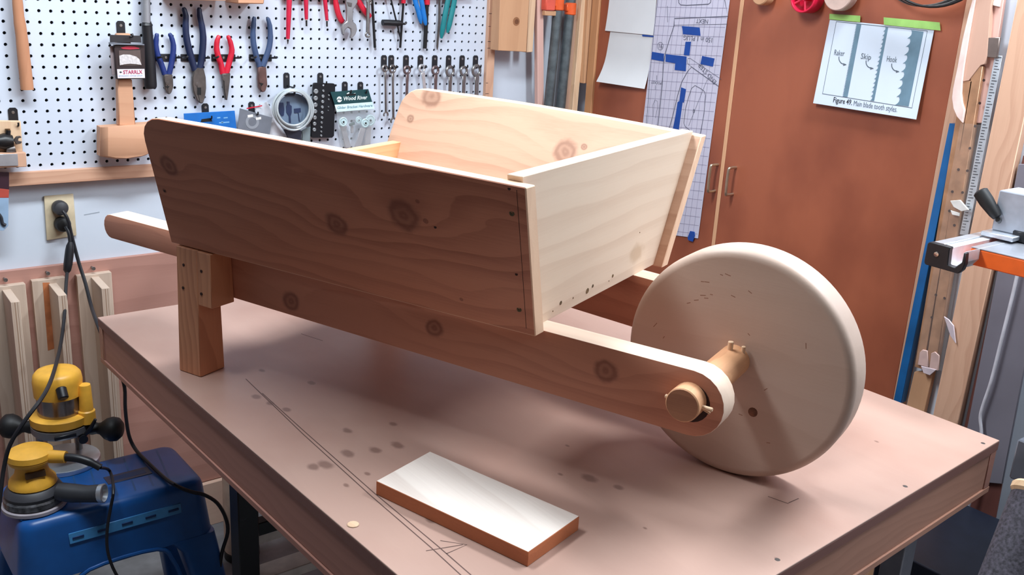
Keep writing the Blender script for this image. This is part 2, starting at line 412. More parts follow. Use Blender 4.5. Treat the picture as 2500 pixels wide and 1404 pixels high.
# ------------------------------------------------------------------ wheelbarrow
P = dict(ox=18.4277, oy=-66.5859, psi=-1.2234, phi=-0.0114, R=7.1537, t=2.5, h=3.7946, th=1.7224, wt=1.9649, wb=1.8798, Hs=9.3938, s0=0.738, s1=0.0279, fl=0.3477,
         ts=1.0, ufb=-9.2132, uft=-8.5874, urb=-38.982, urt=-37.4977, uh=-49.1165, wx=26.2693, wy=-63.7505, wyaw=-1.281, wtl=0.0218, hh=1.9, f0=17.2005, f1=-0.0921, ff=0.3504, rho=0.015, b0=12.39, b1=-0.1355)
ROT = Matrix.Rotation(P['psi'], 4, 'Z') @ Matrix.Rotation(-P['phi'], 4, 'Y') @ Matrix.Rotation(P['rho'], 4, 'X')
ORG = Vector((P['ox'], P['oy'], ZT + P['R']))
BM = Matrix.Translation(ORG) @ ROT
wbarrow = thing('wheelbarrow', 'unfinished cedar wheelbarrow with solid wooden wheel standing on the workbench', 'wheelbarrow', ORG, ROT)
def near_v(u, w_, o=0.0): return -(P['s0'] - P['s1'] * u) - P['fl'] * (w_ - P['wb']) + o
def far_v(u, w_, o=0.0): return P['f0'] + P['f1'] * u + P['ff'] * (w_ - P['wb']) - o
KN_SIDE = [(-17.0, 8.0, 1.0), (-22.4, 6.45, .75), (-36.2, 8.1, .7), (-15.5, 7.95, .16), (-37.6, 6.1, .16), (-15.8, 9.1, .12), (-14.0, 3.2, .12)]
M_side = wood('cedar_side_board', (198, 130, 100), (146, 80, 56), 0, 2, rings=20, knots=KN_SIDE, contrast=0.9, warp=1.1)
KN_FAR = [(-19.6, 8.5, .95), (-34.3, 11.0, .95), (-36.1, 8.9, .38), (-18.0, 9.1, .25)]
M_far = wood('cedar_far_side_board', (204, 164, 138), (170, 126, 100), 0, 2, rings=15, knots=KN_FAR, contrast=0.8, offset=4.0)
M_beam = wood('cedar_beam', (202, 136, 108), (150, 84, 62), 0, 2, rings=15, knots=[(-5.1, .55, .68), (-17, .2, .6), (-29.2, -.8, .7)], contrast=0.8, offset=9.0)
M_panel = wood('cedar_sapwood_panel', (218, 196, 174), (192, 162, 138), 1, 2, rings=14, contrast=0.8, warp=0.6, knots=[], spots=[(13.6, 3.6, .9)], spotcol=(178, 148, 118), offset=2.0)
M_legw = wood('cedar_leg', (208, 144, 106), (158, 92, 62), 2, 0, rings=30, contrast=0.8, offset=5.0)
M_wheel = wood('glued_maple_wheel', (200, 174, 158), (178, 148, 130), 0, 2, rings=9, contrast=0.45, warp=1.6, rough=0.5)
M_sap = wood('cedar_board_edge', (228, 192, 162), (200, 156, 126), 0, 1, rings=16, contrast=.6)
M_beamedge = wood('cedar_beam_edge', (232, 204, 182), (206, 170, 146), 0, 1, rings=16, contrast=.5)
def edge_mat(o):  # paler material on the edge faces, base wood on the broad faces
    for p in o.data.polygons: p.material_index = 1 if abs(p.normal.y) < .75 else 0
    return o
M_dowel = wood('fir_dowel', (216, 160, 118), (168, 104, 68), 1, 0, rings=40, contrast=0.9)
M_screw = plain('zinc_screw', (120, 110, 84), 0.4, 0.7)
M_hole = plain('screw_hole', (52, 26, 20), 0.8)
def side_outline(crown, rise):
    W0, W1 = P['wb'], P['wb'] + P['Hs'] + rise
    top = lambda u: W1 - 0.0101 * (u + 25) + crown * math.sin(math.pi * (u - P['urt']) / (P['uft'] - P['urt']))
    pts = [(P['urb'], W0), (P['ufb'], W0), (P['uft'], top(P['uft']))]
    n = 14; u1 = P['urt'] + 1.9
    for i in range(1, n + 1):
        u = P['uft'] + (u1 - P['uft']) * i / n; pts.append((u, top(u)))
    wq = top(u1); ue = lambda w_: P['urb'] + (P['urt'] - P['urb']) * (w_ - W0) / (W1 - W0)
    for k in (1, 2, 3, 4, 5):
        q = k / 5 * 84 * D2R; cx = u1; r = 2.0
        pts.append((cx - (cx - ue(wq - r)) * math.sin(q), wq - r + r * math.cos(q)))
    for k in (1, 2, 3):
        w_ = (wq - 2.2) * (1 - k / 4) + W0 * k / 4; pts.append((ue(w_) - 0.12 * math.sin(math.pi * k / 4) * 0, w_))
    return pts
out = side_outline(0.10, 0.0)
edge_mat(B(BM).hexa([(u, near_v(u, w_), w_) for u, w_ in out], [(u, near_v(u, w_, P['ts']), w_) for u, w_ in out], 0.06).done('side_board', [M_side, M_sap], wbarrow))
out2 = side_outline(0.22, 0.05)
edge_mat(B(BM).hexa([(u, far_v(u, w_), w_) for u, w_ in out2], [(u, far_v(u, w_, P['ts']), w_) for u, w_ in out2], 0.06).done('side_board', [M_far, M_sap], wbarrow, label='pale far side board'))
# front panel, recessed between the sides
REC, PT = 0.75, 0.95
W0, W1 = P['wb'], P['wb'] + P['Hs']
def uf(w_): return P['ufb'] + (P['uft'] - P['ufb']) * (w_ - W0) / (W1 - W0) - REC
q4 = []
for u_off in (0, -PT):
    for (w_, s_) in ((W0 + .06, 0), (W0 + .06, 1), (W1 + .18, 1), (W1 + .18, 0)):
        u = uf(w_) + u_off; ov = 0.92
        v = near_v(u, min(w_, W1), ov) if s_ == 0 else far_v(u, min(w_, W1), ov)
        q4.append((u, v, w_))
fp = B(BM).hexa(q4[:4], q4[4:], 0.04).done('front_panel', M_panel, wbarrow, label='pale sapwood front panel')
# rear panel (lower) and the floor of the box
ur0 = -37.6; q4 = []
for u in (ur0, ur0 + 1.0):
    for (w_, s_) in ((W0 + .06, 0), (W0 + .06, 1), (6.85, 1), (6.85, 0)):
        q4.append((u, near_v(u, w_, .95) if s_ == 0 else far_v(u, w_, .95), w_))
B(BM).hexa(q4[:4], q4[4:], 0.04).done('rear_panel', wood('cedar_rear_panel', (228, 184, 138), (186, 132, 92), 1, 2, contrast=0.6), wbarrow)
u0, u1 = -36.6, uf(W0) - PT
fl_ = [(u0, near_v(u0, W0, 1)), (u1, near_v(u1, W0, 1)), (u1, far_v(u1, W0, 1)), (u0, far_v(u0, W0, 1))]
B(BM).hexa([(u, v, W0 + .12) for u, v in fl_], [(u, v, W0 + .85) for u, v in fl_], 0.03).done('box_floor', M_far, wbarrow)
# beams
def beam_outline(u_tip):
    wt, hb, hh = P['wt'], P['wt'] - P['h'], P['wt'] - P['hh']
    pts = []; r = P['h'] / 2; c = wt - r
    for k in range(0, 13): q = -90 + 180 * k / 12; pts.append((0.0 + r * math.cos(q * D2R), c + r * math.sin(q * D2R)))
    r2 = P['hh'] / 2; ux = u_tip + r2 * 0.85
    for k in range(0, 9): q = 90 + 180 * k / 8; pts.append((ux + r2 * 0.85 * math.cos(q * D2R), wt - r2 + r2 * math.sin(q * D2R)))
    pts += [(-40.5, hh), (-38.0, hh - 0.6), (-36.0, hb)]
    return pts
bo = beam_outline(P['uh'])
nb = edge_mat(B(BM).hexa([(u, 0.0, w_) for u, w_ in bo], [(u, P['th'], w_) for u, w_ in bo], 0.06, 2).done('beam', [M_beam, M_beamedge], wbarrow))
fv = lambda u: P['b0'] + P['b1'] * u
edge_mat(B(BM).hexa([(u, fv(u), w_) for u, w_ in bo], [(u, fv(u) + P['th'], w_) for u, w_ in bo], 0.06, 2).done('beam', [M_beam, M_beamedge], wbarrow))
ha = B(BM).lathe((0, -.012, .12), (0, 1, 0), [(1.12, 0), (1.12, .02), (.01, .02)], 24); ha.done('axle_hole', M_hole, nb)
# legs: post plus block, outside the beam
def leg(sgn, base):
    def vv(u, o): return (base(u) + sgn * o)
    wb_ = -7.02
    zt = lambda u, v: 0
    # bottom follows the bench: solve w so that z == ZT
    def wbot(u, v):
        p0 = BM @ Vector((u, v, 0)); p1 = BM @ Vector((u, v, 1)); return (ZT + 0.01 - p0.z) / (p1.z - p0.z)
    bot = []; top = []
    for u, o in ((-38.1, 2.45), (-35.85, 2.42), (-36.0, .02), (-38.2, .02)):
        v = vv(u, o); bot.append((u, v, wbot(u, v)))
    for u, o in ((-38.35, 1.95), (-36.25, 1.95), (-36.25, .02), (-38.35, .02)): top.append((u, vv(u, o), 1.82))
    L_ = B(BM).hexa(bot, top, 0.06).done('leg', M_legw, wbarrow)
    bo_, tp_ = [], []
    for u, o in ((-36.1, 2.12), (-34.72, 2.12), (-34.72, .02), (-36.1, .02)): bo_.append((u, vv(u, o), -2.1))
    for u, o in ((-36.25, 1.94), (-34.9, 1.94), (-34.9, .02), (-36.25, .02)): tp_.append((u, vv(u, o), 1.8))
    B(BM).hexa(bo_, tp_, 0.05).done('leg_block', M_legw, L_)
    return L_
lg = leg(-1, lambda u: 0.0)
leg(1, lambda u: fv(u) + P['th'])
for u, o, w_ in ((-37.55, 2.02, .55), (-37.6, 2.13, -1.15), (-35.75, 2.0, .45), (-35.75, 2.1, -1.2)):
    B(BM).lathe((u, -o + .03, w_), (0, -1, 0), [(.11, 0), (.11, .06), (.01, .06)], 10).done('screw_hole', M_hole, lg)
# axle
AU, AW = -0.05, 0.32
ax = B(BM).cyl((AU, -1.1, AW), (AU, 17.0, AW), .95, 28, .06).done('axle', [M_dowel, wood('dowel_end', (176, 120, 88), (124, 74, 52), 0, 2, rings=30, contrast=1.2)], wbarrow)
for p in ax.data.polygons: p.material_index = 1 if abs(p.normal.y) > .9 else 0
B(BM).cyl((AU - 1.18, -.55, AW + .02), (AU + 1.5, -.55, AW - .02), .12, 10, .03).cyl((AU + 1.0, -.42, AW - .2), (AU + 1.35, -.42, AW - .3), .07, 8).done('peg', M_pine, ax)
B(BM).cyl((AU - .05, 6.1, AW + .4), (AU - .05, 6.1, AW + 1.45), .17, 10, .03).cyl((AU + .55, 6.75, AW + .4), (AU + .55, 6.75, AW + 1.1), .13, 10, .03).done('peg', M_pine, ax)
# wheel, a little askew on its loose axle
WR = Matrix.Rotation(P['wyaw'], 4, 'Z') @ Matrix.Rotation(P['wtl'], 4, 'X')
WM = Matrix.Translation(Vector((P['wx'], P['wy'], ZT + P['R'] + .035))) @ WR
t2, R_ = P['t'] / 2, P['R']
prof = [(0.97, -t2), (R_ - .55, -t2)] + [(R_ - .5 + .5 * math.sin(q * D2R), -t2 + .5 - .5 * math.cos(q * D2R)) for q in (0, 18, 36, 54, 72, 90)] + [(R_ - .5 + .5 * math.cos(q * D2R), t2 - .5 + .5 * math.sin(q * D2R)) for q in (0, 18, 36, 54, 72, 90)] + [(0.97, t2)]
WF = wbarrow
wheel = B(WM)
wheel.lathe((0, 0, 0), (0, 1, 0), prof, 96)
whl = wheel.done('wheel', M_wheel, wbarrow, angle=30)
kn = B(WM)
kp = Vector((1.55, -t2 - .004, -2.55))
kn.lathe(kp, (0, 1, 0), [(.3, 0), (.3, .02), (.01, .02)], 14).done('knot', plain('dark_knot', (120, 78, 58), 0.7, var=.2, scale=120), whl)
dn = B(WM)
for i in range(26):
    a_, rr = random.uniform(0.3, 6.0), random.uniform(1.8, 6.2)
    if i < 4: a_, rr = 2.0 + .12 * i, 4.5 + .1 * (i % 2)
    if i in (4, 5): a_, rr = 1.75 + .07 * (i - 4), 5.6
    c_ = Vector((rr * math.cos(a_), -t2 - .003, rr * math.sin(a_))); tdir = Vector((math.cos(a_ + 1.2), 0, math.sin(a_ + 1.2))); ln_ = random.uniform(.08, .2)
    dn.ribbon([c_ - tdir * ln_, c_, c_ + tdir * ln_], (0, 1, 0), 0.05)
dn.done('dent', plain('dent_shadow_wood', (150, 112, 92), 0.7), whl, smooth=False)
# screws and pencil lines on the box
for u, w_ in ((-9.64, 9.5), (-10.05, 3.5)):
    B(BM).lathe((u, near_v(u, w_) + .02, w_), (0, -1, 0), [(.17, 0), (.15, .05), (.06, .05), (.05, .02)], 12).done('screw', M_screw, bpy.data.objects['side_board'])
pl = B(BM)
pl.ribbon([(u, near_v(u, w_) - .006, w_) for u, w_ in ((-9.15, 10.9), (-9.45, 6.5), (-9.75, 2.3))], (0, 1, 0), .035)
pl.done('pencil_line', M_hole, bpy.data.objects['side_board'], smooth=False)
for u, w_ in ((-9.6, 10.9), (-9.9, 5.8), (-37.6, 6.1), (-14.9, 7.7)):
    B(BM).lathe((u, near_v(u, w_) + .015, w_), (0, -1, 0), [(.1, 0), (.09, .03), (.01, .03)], 9).done('pin_knot', M_hole, bpy.data.objects['side_board'])
for v, w_, r in ((3.1, 2.7, .14), (6.6, 2.6, .2), (7.3, 2.75, .12), (10.2, 2.75, .13), (2.2, 2.4, .05), (4.7, 2.6, .06), (9.7, 2.5, .05), (13.6, 5.1, .05)):
    B(BM).lathe((uf(w_) - .01, v, w_), (1, 0, 0), [(r, 0), (r * .9, .03), (r * .4, .03), (r * .3, .02)], 10).done('screw_hole', plain('plugged_screw', (110, 88, 62), 0.6, .2, var=.2), fp)

# offcut and a chip on the bench
oc = [(6.0, -54.95), (10.62, -53.5), (13.22, -64.2), (8.66, -65.4)]
ocm = [wood('offcut_wood', (238, 226, 216), (206, 186, 174), 1, 0, rings=7, contrast=0.9, warp=.5), wood('offcut_edge', (190, 112, 70), (140, 70, 42), 1, 2, rings=10, contrast=0.8)]
b_ = B().hexa([(x, y, ZT + .005) for x, y in oc], [(x, y, ZT + .86) for x, y in oc], 0.03)
ob = b_.done('wood_offcut', ocm, label='pale board offcut lying flat on the workbench in front of the wheelbarrow', cat='board')
for p in ob.data.polygons: p.material_index = 0 if p.normal.z > 0.8 else 1
c0 = tp(862, 1281, ZT + .01)
B().lathe(c0, (0, 0, 1), [(.3, 0), (.33, .02), (.3, .05), (.01, .06)], 12).done('wood_plug', M_pine, label='small pale wood plug lying near the left edge of the workbench', cat='wood plug')

# ------------------------------------------------------------------ tools on the pegboard
def hook(px, py, w_=.62, h_=1.0, label='', up=None, arm=1.2):
    """flat black steel hook plate screwed to the pegboard, (px,py) is its screw"""
    p = wp(px, py); t = thing('tool_hook', label, 'hook', p)
    z1, z0 = p.z + .42, p.z + .42 - h_
    pts = [(p.x - w_ / 2, -.02, z0), (p.x + w_ / 2, -.02, z0), (p.x + w_ / 2, -.02, z1 - .18), (p.x + w_ / 2 - .16, -.02, z1), (p.x - w_ / 2 + .16, -.02, z1), (p.x - w_ / 2, -.02, z1 - .18)]
    B().prism(pts, (0, -.1, 0), .02).done('plate', M_black, t)
    B().lathe((p.x, -.11, p.z), (0, -1, 0), [(.15, 0), (.13, .05), (.01, .06)], 12).done('screw', M_steel, t)
    B().tube(smoothpts([(p.x + .12, -.1, z0 + .25), (p.x + .12, -.5, z0 + .18), (p.x + .12, -arm, z0 + .2), (p.x + .12, -arm - .1, z0 + .5)]), .085, 8).done('arm', M_black, t)
    return t
def holder(cx0, cx1, cy, label):
    """wide two-loop plier holder"""
    a, c_ = wp(cx0, cy), wp(cx1, cy); z = (a.z + c_.z) / 2; m_ = (a.x + c_.x) / 2
    t = thing('plier_holder', label, 'holder', (m_, 0, z))
    B().box((a.x, -.12, z - .36), (c_.x, -.02, z + .36), .06).done('plate', M_black, t)
    B().lathe((m_, -.12, z), (0, -1, 0), [(.15, 0), (.13, .05), (.01, .06)], 12).done('screw', M_steel, t)
    for s_, x in ((-1, a.x), (1, c_.x)):
        B().tube(smoothpts([(x - s_ * .35, -.1, z), (x - s_ * .05, -.7, z + .05), (x - s_ * .1, -1.25, z + .1), (x - s_ * .3, -1.3, z + .25)]), .1, 8).done('arm', M_black, t)
    return t
def blade(name, pts, d, thick, mat, parent, bev=.05):
    return B().prism(W(pts, d), (0, -thick, 0), bev).done(name, mat, parent)
def pliers(name, label, lh, rh, jaw, hr, hmat, jmat, split, extra=None, d=.55):
    p = W(jaw, d)[0]; t = thing(name, label, 'pliers', (p.x, -d, min(q.z for q in W(jaw, d))))
    n = len(lh)
    for hh in (lh, rh):
        rs = [hr * (.75 + .5 * math.sin(math.pi * min(1, (i + 1) / (n * .8)) * .6)) for i in range(len(hh))]
        pts = smoothpts(W(hh, d), 3); rr = [rs[min(len(rs) - 1, i // 3)] for i in range(len(pts))]; rr[0] *= .6
        B().tube(pts, rr, 10, squash=.8).done('handle', hmat, t)
    blade('jaw', jaw, d - .2, .5, jmat, t, .08)
    B().ribbon([v + Vector((0, -.012, 0)) for v in W(split, d + .3)], (0, -1, 0), .06).done('jaw_seam', M_dark, t, smooth=False)
    pv = W([split[0]], d + .3)[0]
    B().lathe(pv + Vector((0, .05, .2)), (0, -1, 0), [(.2, 0), (.18, .08), (.01, .09)], 14).done('rivet', jmat, t)
    if extra: B().prism(W(extra, d + .29), (0, -.03, 0)).done('cutter_gap', M_dark, t)
    return t
M_navy = plain('navy_grip', (22, 34, 66), .45); M_blueg = plain('blue_grip', (28, 48, 112), .45); M_redg = plain('red_grip', (196, 26, 52), .4); M_slate = plain('slate_blue_grip', (56, 76, 112), .5)
holder(340 + 176 / 4.681, 340 + 425 / 4.681, 657 / 4.681, 'black plier holder behind the small blue cutters')
holder(340 + 470 / 4.681, 340 + 757 / 4.681, 660 / 4.681, 'black plier holder behind the large navy pliers')
holder(340 + 820 / 4.681, 340 + 1097 / 4.681, 660 / 4.681, 'black plier holder behind the red pliers')
holder(340 + 1250 / 4.681, 340 + 1512 / 4.681, 660 / 4.681, 'black plier holder behind the slate blue cutters')
pliers('diagonal_cutters', 'small diagonal cutters with short blue handles on the pegboard', C2([(205, 380), (195, 450), (192, 540), (218, 650), (255, 740), (292, 850)]), C2([(342, 380), (372, 440), (390, 520), (385, 620), (367, 730), (340, 850)]),
       C2([(268, 845), (362, 845), (368, 900), (372, 990), (352, 1048), (330, 1076), (302, 1062), (282, 1020), (262, 905)]), .23, M_blueg, M_oldsteel, C2([(322, 975), (330, 1075)]), C2([(298, 985), (345, 985), (325, 1015)]))
pliers('linesman_pliers', 'large linesman pliers with long navy handles on the pegboard', C2([(505, 85), (532, 180), (530, 300), (538, 420), (562, 540), (600, 680), (635, 800)]), C2([(685, 85), (692, 180), (716, 300), (730, 420), (726, 540), (712, 680), (688, 800)]),
       C2([(588, 880), (612, 800), (640, 770), (715, 770), (742, 880), (746, 1000), (732, 1110), (710, 1175), (680, 1178), (640, 1140), (602, 1050), (588, 960)]), .28, M_navy, M_oldsteel, C2([(660, 985), (692, 1176)]), C2([(662, 1000), (706, 1000), (706, 1085), (662, 1085)]))
pliers('needle_nose_pliers', 'needle nose pliers with bright red handles on the pegboard', C2([(915, 405), (890, 470), (884, 560), (905, 650), (938, 750), (955, 845)]), C2([(1010, 405), (1040, 480), (1058, 570), (1045, 650), (1018, 750), (995, 845)]),
       C2([(925, 835), (1022, 830), (1016, 930), (1002, 1040), (986, 1146), (966, 1122), (945, 1000)]), .25, M_redg, M_oldsteel, C2([(970, 925), (978, 1142)]))
pliers('diagonal_cutters', 'long diagonal cutters with faded slate blue handles on the pegboard', C2([(1315, 190), (1306, 280), (1300, 400), (1308, 510), (1338, 640), (1375, 760)]), C2([(1465, 200), (1490, 290), (1498, 420), (1485, 540), (1450, 650), (1412, 760)]),
       C2([(1342, 760), (1430, 760), (1438, 880), (1444, 970), (1420, 1040), (1385, 1052), (1347, 1000), (1336, 900)]), .25, M_slate, plain('rusty_tool_steel', (112, 84, 80), .45, .6, var=.15), C2([(1390, 950), (1385, 1050)]), C2([(1368, 945), (1422, 955), (1395, 985)]))

# hammer
t = thing('hammer', 'hammer hanging head up, plain wooden handle at the left of the pegboard', 'hammer', wp(66, 215, 1.0))
hp = [wp(36, -60, 1), wp(42, -5, 1), wp(46, 40, 1), wp(53, 90, 1), wp(58, 140, 1), wp(63, 185, 1), wp(66.5, 219, 1)]
B().tube(smoothpts(hp, 3), [.42] * 4 + [.45] * 3 + [.5] * 3 + [.53] * 3 + [.55] * 3 + [.56] * 3, 14, squash=.75).done('handle', M_maplev, t)
hz = hp[0]
B().cyl(hz + Vector((-2.2, 0, .5)), hz + Vector((1.6, 0, .5)), .62, 16, .1).prism([hz + Vector((1.5, -.3, .9)), hz + Vector((3.4, -.1, .3)), hz + Vector((1.5, -.3, .1))], (0, .6, 0)).done('head', M_oldsteel, t)
# mallet
mp = wp(300, 385, 1.6)
t = thing('mallet', 'big square wooden mallet hanging head down beneath the black tool package', 'mallet', mp)
F_ = C1([(805, 945), (1090, 925), (1098, 1150), (1060, 1165), (945, 1182), (860, 1178), (805, 1168)])
f3 = [wp(x, y, 2.6) for x, y in F_]
L_ = C1([(745, 945), (1150, 915), (1150, 1120), (1090, 1155), (945, 1182), (860, 1185), (745, 1165)])
b3 = [wp(x, y, 1.7) for x, y in L_]
b0 = [Vector((p.x, -.6, p.z)) for p in b3]
B().hexa(b3, f3, .05).hexa(b0, b3, .03).done('head', M_maple, t)
hA = [wp(x, y, 1.9) for x, y in C1([(878, 590), (985, 590), (1012, 940), (885, 940)])]
hB = [wp(x, y, 1.9) for x, y in C1([(872, 250), (975, 250), (985, 590), (878, 590)])]
B().prism(hA, (0, .8, 0), .1).prism(hB, (0, .8, 0), .1).done('handle', M_maple, t)
hook(294, 62, .8, 1.5, 'black steel hook above the packaged gauge near the top left', arm=2.9)
# packaged gauge in front of the mallet handle
pg = thing('packaged_gauge', 'black hanging gauge package with a red and white label over the mallet handle', 'package', wp(310, 195, 2.4))
dk = plain('dark_brown_box', (46, 36, 38), .4)
B().prism([wp(x, y, 2.5) for x, y in CS([(225, 545), (805, 545), (825, 1190), (275, 1200)])], (0, .55, 0), .05).done('box', dk, pg)
B().prism([wp(x, y, 2.35) for x, y in CS([(145, 350), (730, 370), (742, 500), (150, 495)])], (0, .12, 0), .02).done('hang_tab', plain('black_card', (42, 40, 44), .5), pg)
B().prism([wp(x, y, 2.75) for x, y in CS([(150, 500), (800, 530), (800, 550), (150, 535)])], (0, .5, 0), 0).done('clear_ledge', M_card, pg)
B().prism([wp(x, y, 2.1) for x, y in CS([(140, 565), (215, 560), (250, 1110), (185, 1115)])], (0, .1, 0), .02).done('side_wall', plain('mauve_plastic', (150, 138, 142), .4), pg)
B().prism([wp(x, y, 2.52) for x, y in CS([(310, 650), (720, 640), (745, 935), (325, 935)])], (0, -.02, 0)).done('window', plain('brown_window', (92, 80, 78), .25), pg)
fan = CS([(318, 750), (400, 725), (520, 728), (640, 765), (700, 815), (742, 925), (640, 908), (520, 900), (420, 910), (330, 930)])
B().prism([wp(x, y, 2.54) for x, y in fan], (0, -.06, 0)).done('gauge_fan', plain('pale_gauge', (206, 200, 200), .4, var=.1, scale=200), pg)
B().prism([wp(x, y, 2.52) for x, y in CS([(345, 600), (430, 572), (520, 562), (620, 575), (705, 605), (700, 618), (520, 630), (400, 622)])], (0, -.02, 0)).done('red_logo', plain('red_print', (170, 40, 62), .5), pg)
B().prism([wp(x, y, 2.54) for x, y in CS([(278, 1005), (800, 1000), (808, 1172), (290, 1178)])], (0, -.03, 0)).done('label_panel', plain('white_label', (226, 218, 226), .5), pg)
rp = plain('magenta_print', (176, 60, 96), .5)
a_, c_ = [wp(x, y, 2.6) for x, y in CS([(395, 1065), (760, 1060)])]
text('STARRLX', (a_ + c_) / 2, c_ - a_, (0, 0, 1), .48, rp, pg, bold=.015, width=(c_ - a_).length)
a_, c_ = [wp(x, y, 2.6) for x, y in CS([(315, 1130), (765, 1125)])]
text('precision screw pitch', (a_ + c_) / 2, c_ - a_, (0, 0, 1), .2, plain('cyan_print', (120, 170, 200), .5), pg, width=(c_ - a_).length)
B().prism([wp(x, y, 2.57) for x, y in CS([(320, 1060), (345, 1045), (378, 1062), (345, 1080)])], (0, -.02, 0)).done('emblem', M_ink, pg)
# file with black handle
t = thing('pry_bar', 'grey steel bar with a thick black handle beside the black gauge package', 'tool', wp(365, 218, .8))
B().tube([wp(354, -60, .8), wp(357, 55, .8)], .42, 12).done('shaft', plain('grey_steel_rod', (150, 152, 158), .4, .4), t)
B().tube([wp(358, 50, .8), wp(358.5, 54, .8), wp(358.5, 62, .8), wp(359, 63, .8), wp(360, 80, .8), wp(364, 140, .8), wp(367.5, 206, .8), wp(368, 212, .8), wp(368.5, 216, .8)], [.38, .42, .56, .5, .5, .57, .6, .58, .5], 14, squash=.85).done('handle', M_black, t)

# red insulated screwdrivers
M_reds = plain('red_insulation', (196, 30, 64), .4)
for i, (top, bot, tip, r, lab) in enumerate((((275, -60), (259, 392), (259, 445), .24, 'longest thin red insulated screwdriver, pointed black tip, at left of three'),
                                            ((440, -60), (446, 196), (447, 265), .21, 'short red insulated screwdriver, the middle of three'), ((628, -60), (653, 205), (653, 268), .2, 'red insulated screwdriver, nearest the adjustable pliers of three'))):
    A_, B_, T_ = [W(C3([q]), .7)[0] for q in (top, bot, tip)]
    t = thing('screwdriver', lab, 'screwdriver', T_, group='red screwdrivers at the top of the pegboard')
    B().tube([A_, A_.lerp(B_, .5), B_], [r * 1.25, r * 1.1, r * .85], 10).done('shaft', M_reds, t)
    B().tube([B_, B_ + (T_ - B_) * .1], [r * .75, r * .7], 10).done('collar', M_whiteplastic, t)
    B().tube([B_ + (T_ - B_) * .1, T_], [r * .5, r * (.15 if i == 0 else .45)], 8).done('tip', M_blackmetal, t)
# red handled channel pliers
t = thing('channel_pliers', 'red handled channel pliers hanging behind the big grey wrench', 'pliers', wp(856, 50, .5))
for h_ in ([(735, -60), (742, 20), (762, 120), (790, 190), (815, 225)], [(930, -60), (965, 0), (1005, 70), (1050, 130), (1092, 172)]):
    B().tube(smoothpts(W(C3(h_), .45), 3), [.3] * 4 + [.34] * 3 + [.34] * 3 + [.32] * 2 + [.22], 10, squash=.7).done('handle', M_redg, t)
B().prism(W(C3([(740, -90), (960, -90), (950, -30), (745, -30)]), .2), (0, -.4, 0), .05).done('jaw', M_oldsteel, t)
# big open end wrench
def wrench_outline():
    return C3([(845, -40), (945, -40), (950, 20), (925, 65), (905, 90), (900, 215), (935, 245), (945, 300), (925, 350), (888, 388), (872, 380), (885, 330), (880, 290), (850, 275), (822, 300), (815, 360), (796, 345), (784, 290), (800, 240), (840, 215), (838, 90), (830, 30)])
t = thing('wrench', 'big grey open end wrench hanging over the red pliers', 'wrench', wp(850, 92, .95))
B().prism(W(wrench_outline(), .95), (0, -.35, 0), .08).done('body', plain('grey_wrench_steel', (150, 148, 150), .4, .6), t)
B().prism(W(C3([(858, 20), (905, 30), (900, 70), (868, 60)]), 1.31), (0, -.04, 0)).done('knurl', M_oldsteel, t)
t = thing('wrench', 'small thin grey wrench hanging right of the red pliers', 'wrench', wp(897, 90, .9))
B().tube([W(C3([q]), .9)[0] for q in ((1072, -60), (1068, 100), (1064, 330))], .22, 8, squash=.6).ring(W(C3([(1063, 350)]), .9)[0], (0, -1, 0), .34, .14, .2, 16).ring(W(C3([(1078, 20)]), .9)[0], (0, -1, 0), .32, .14, .2, 16).done('body', M_steel, t)
# hex keys
t = thing('hex_key', 'long black hex key slanting beside the small wrench', 'hex key', wp(916, 120, .6))
B().tube([W(C3([q]), .6)[0] for q in ((1100, -60), (1110, 20), (1137, 480))], .17, 6).done('shaft', M_blackmetal, t)
B().tube([W(C3([q]), .6)[0] for q in ((1137, 480), (1140, 505))], .1, 6).done('tip', M_steel, t)
t = thing('hex_key', 'black T-handle hex key with its bar handle lying level on the pegboard', 'hex key', wp(975, 118, .7))
B().tube(smoothpts([W(C3([q]), .7)[0] for q in ((1214, 228), (1260, 228), (1340, 232), (1395, 234))], 2), [.34] * 6 + [.3], 12).done('handle', M_black, t)
B().tube(smoothpts([W(C3([q]), .7)[0] for q in ((1395, 236), (1440, 240), (1452, 224))], 3), .13, 8).done('bent_end', M_blackmetal, t)
B().tube([W(C3([q]), .75)[0] for q in ((1280, -60), (1300, 0), (1396, 390))], .11, 6).done('shaft', M_blackmetal, t)
t = thing('hex_key', 'red topped black hex key crossing the T-handle key', 'hex key', wp(977, 118, .5))
B().tube([W(C3([q]), .45)[0] for q in ((1424, 30), (1410, 220), (1391, 482))], .15, 6).done('shaft', M_blackmetal, t)
B().tube([W(C3([q]), .45)[0] for q in ((1428, -60), (1424, 34))], .26, 8).done('grip', M_redg, t)
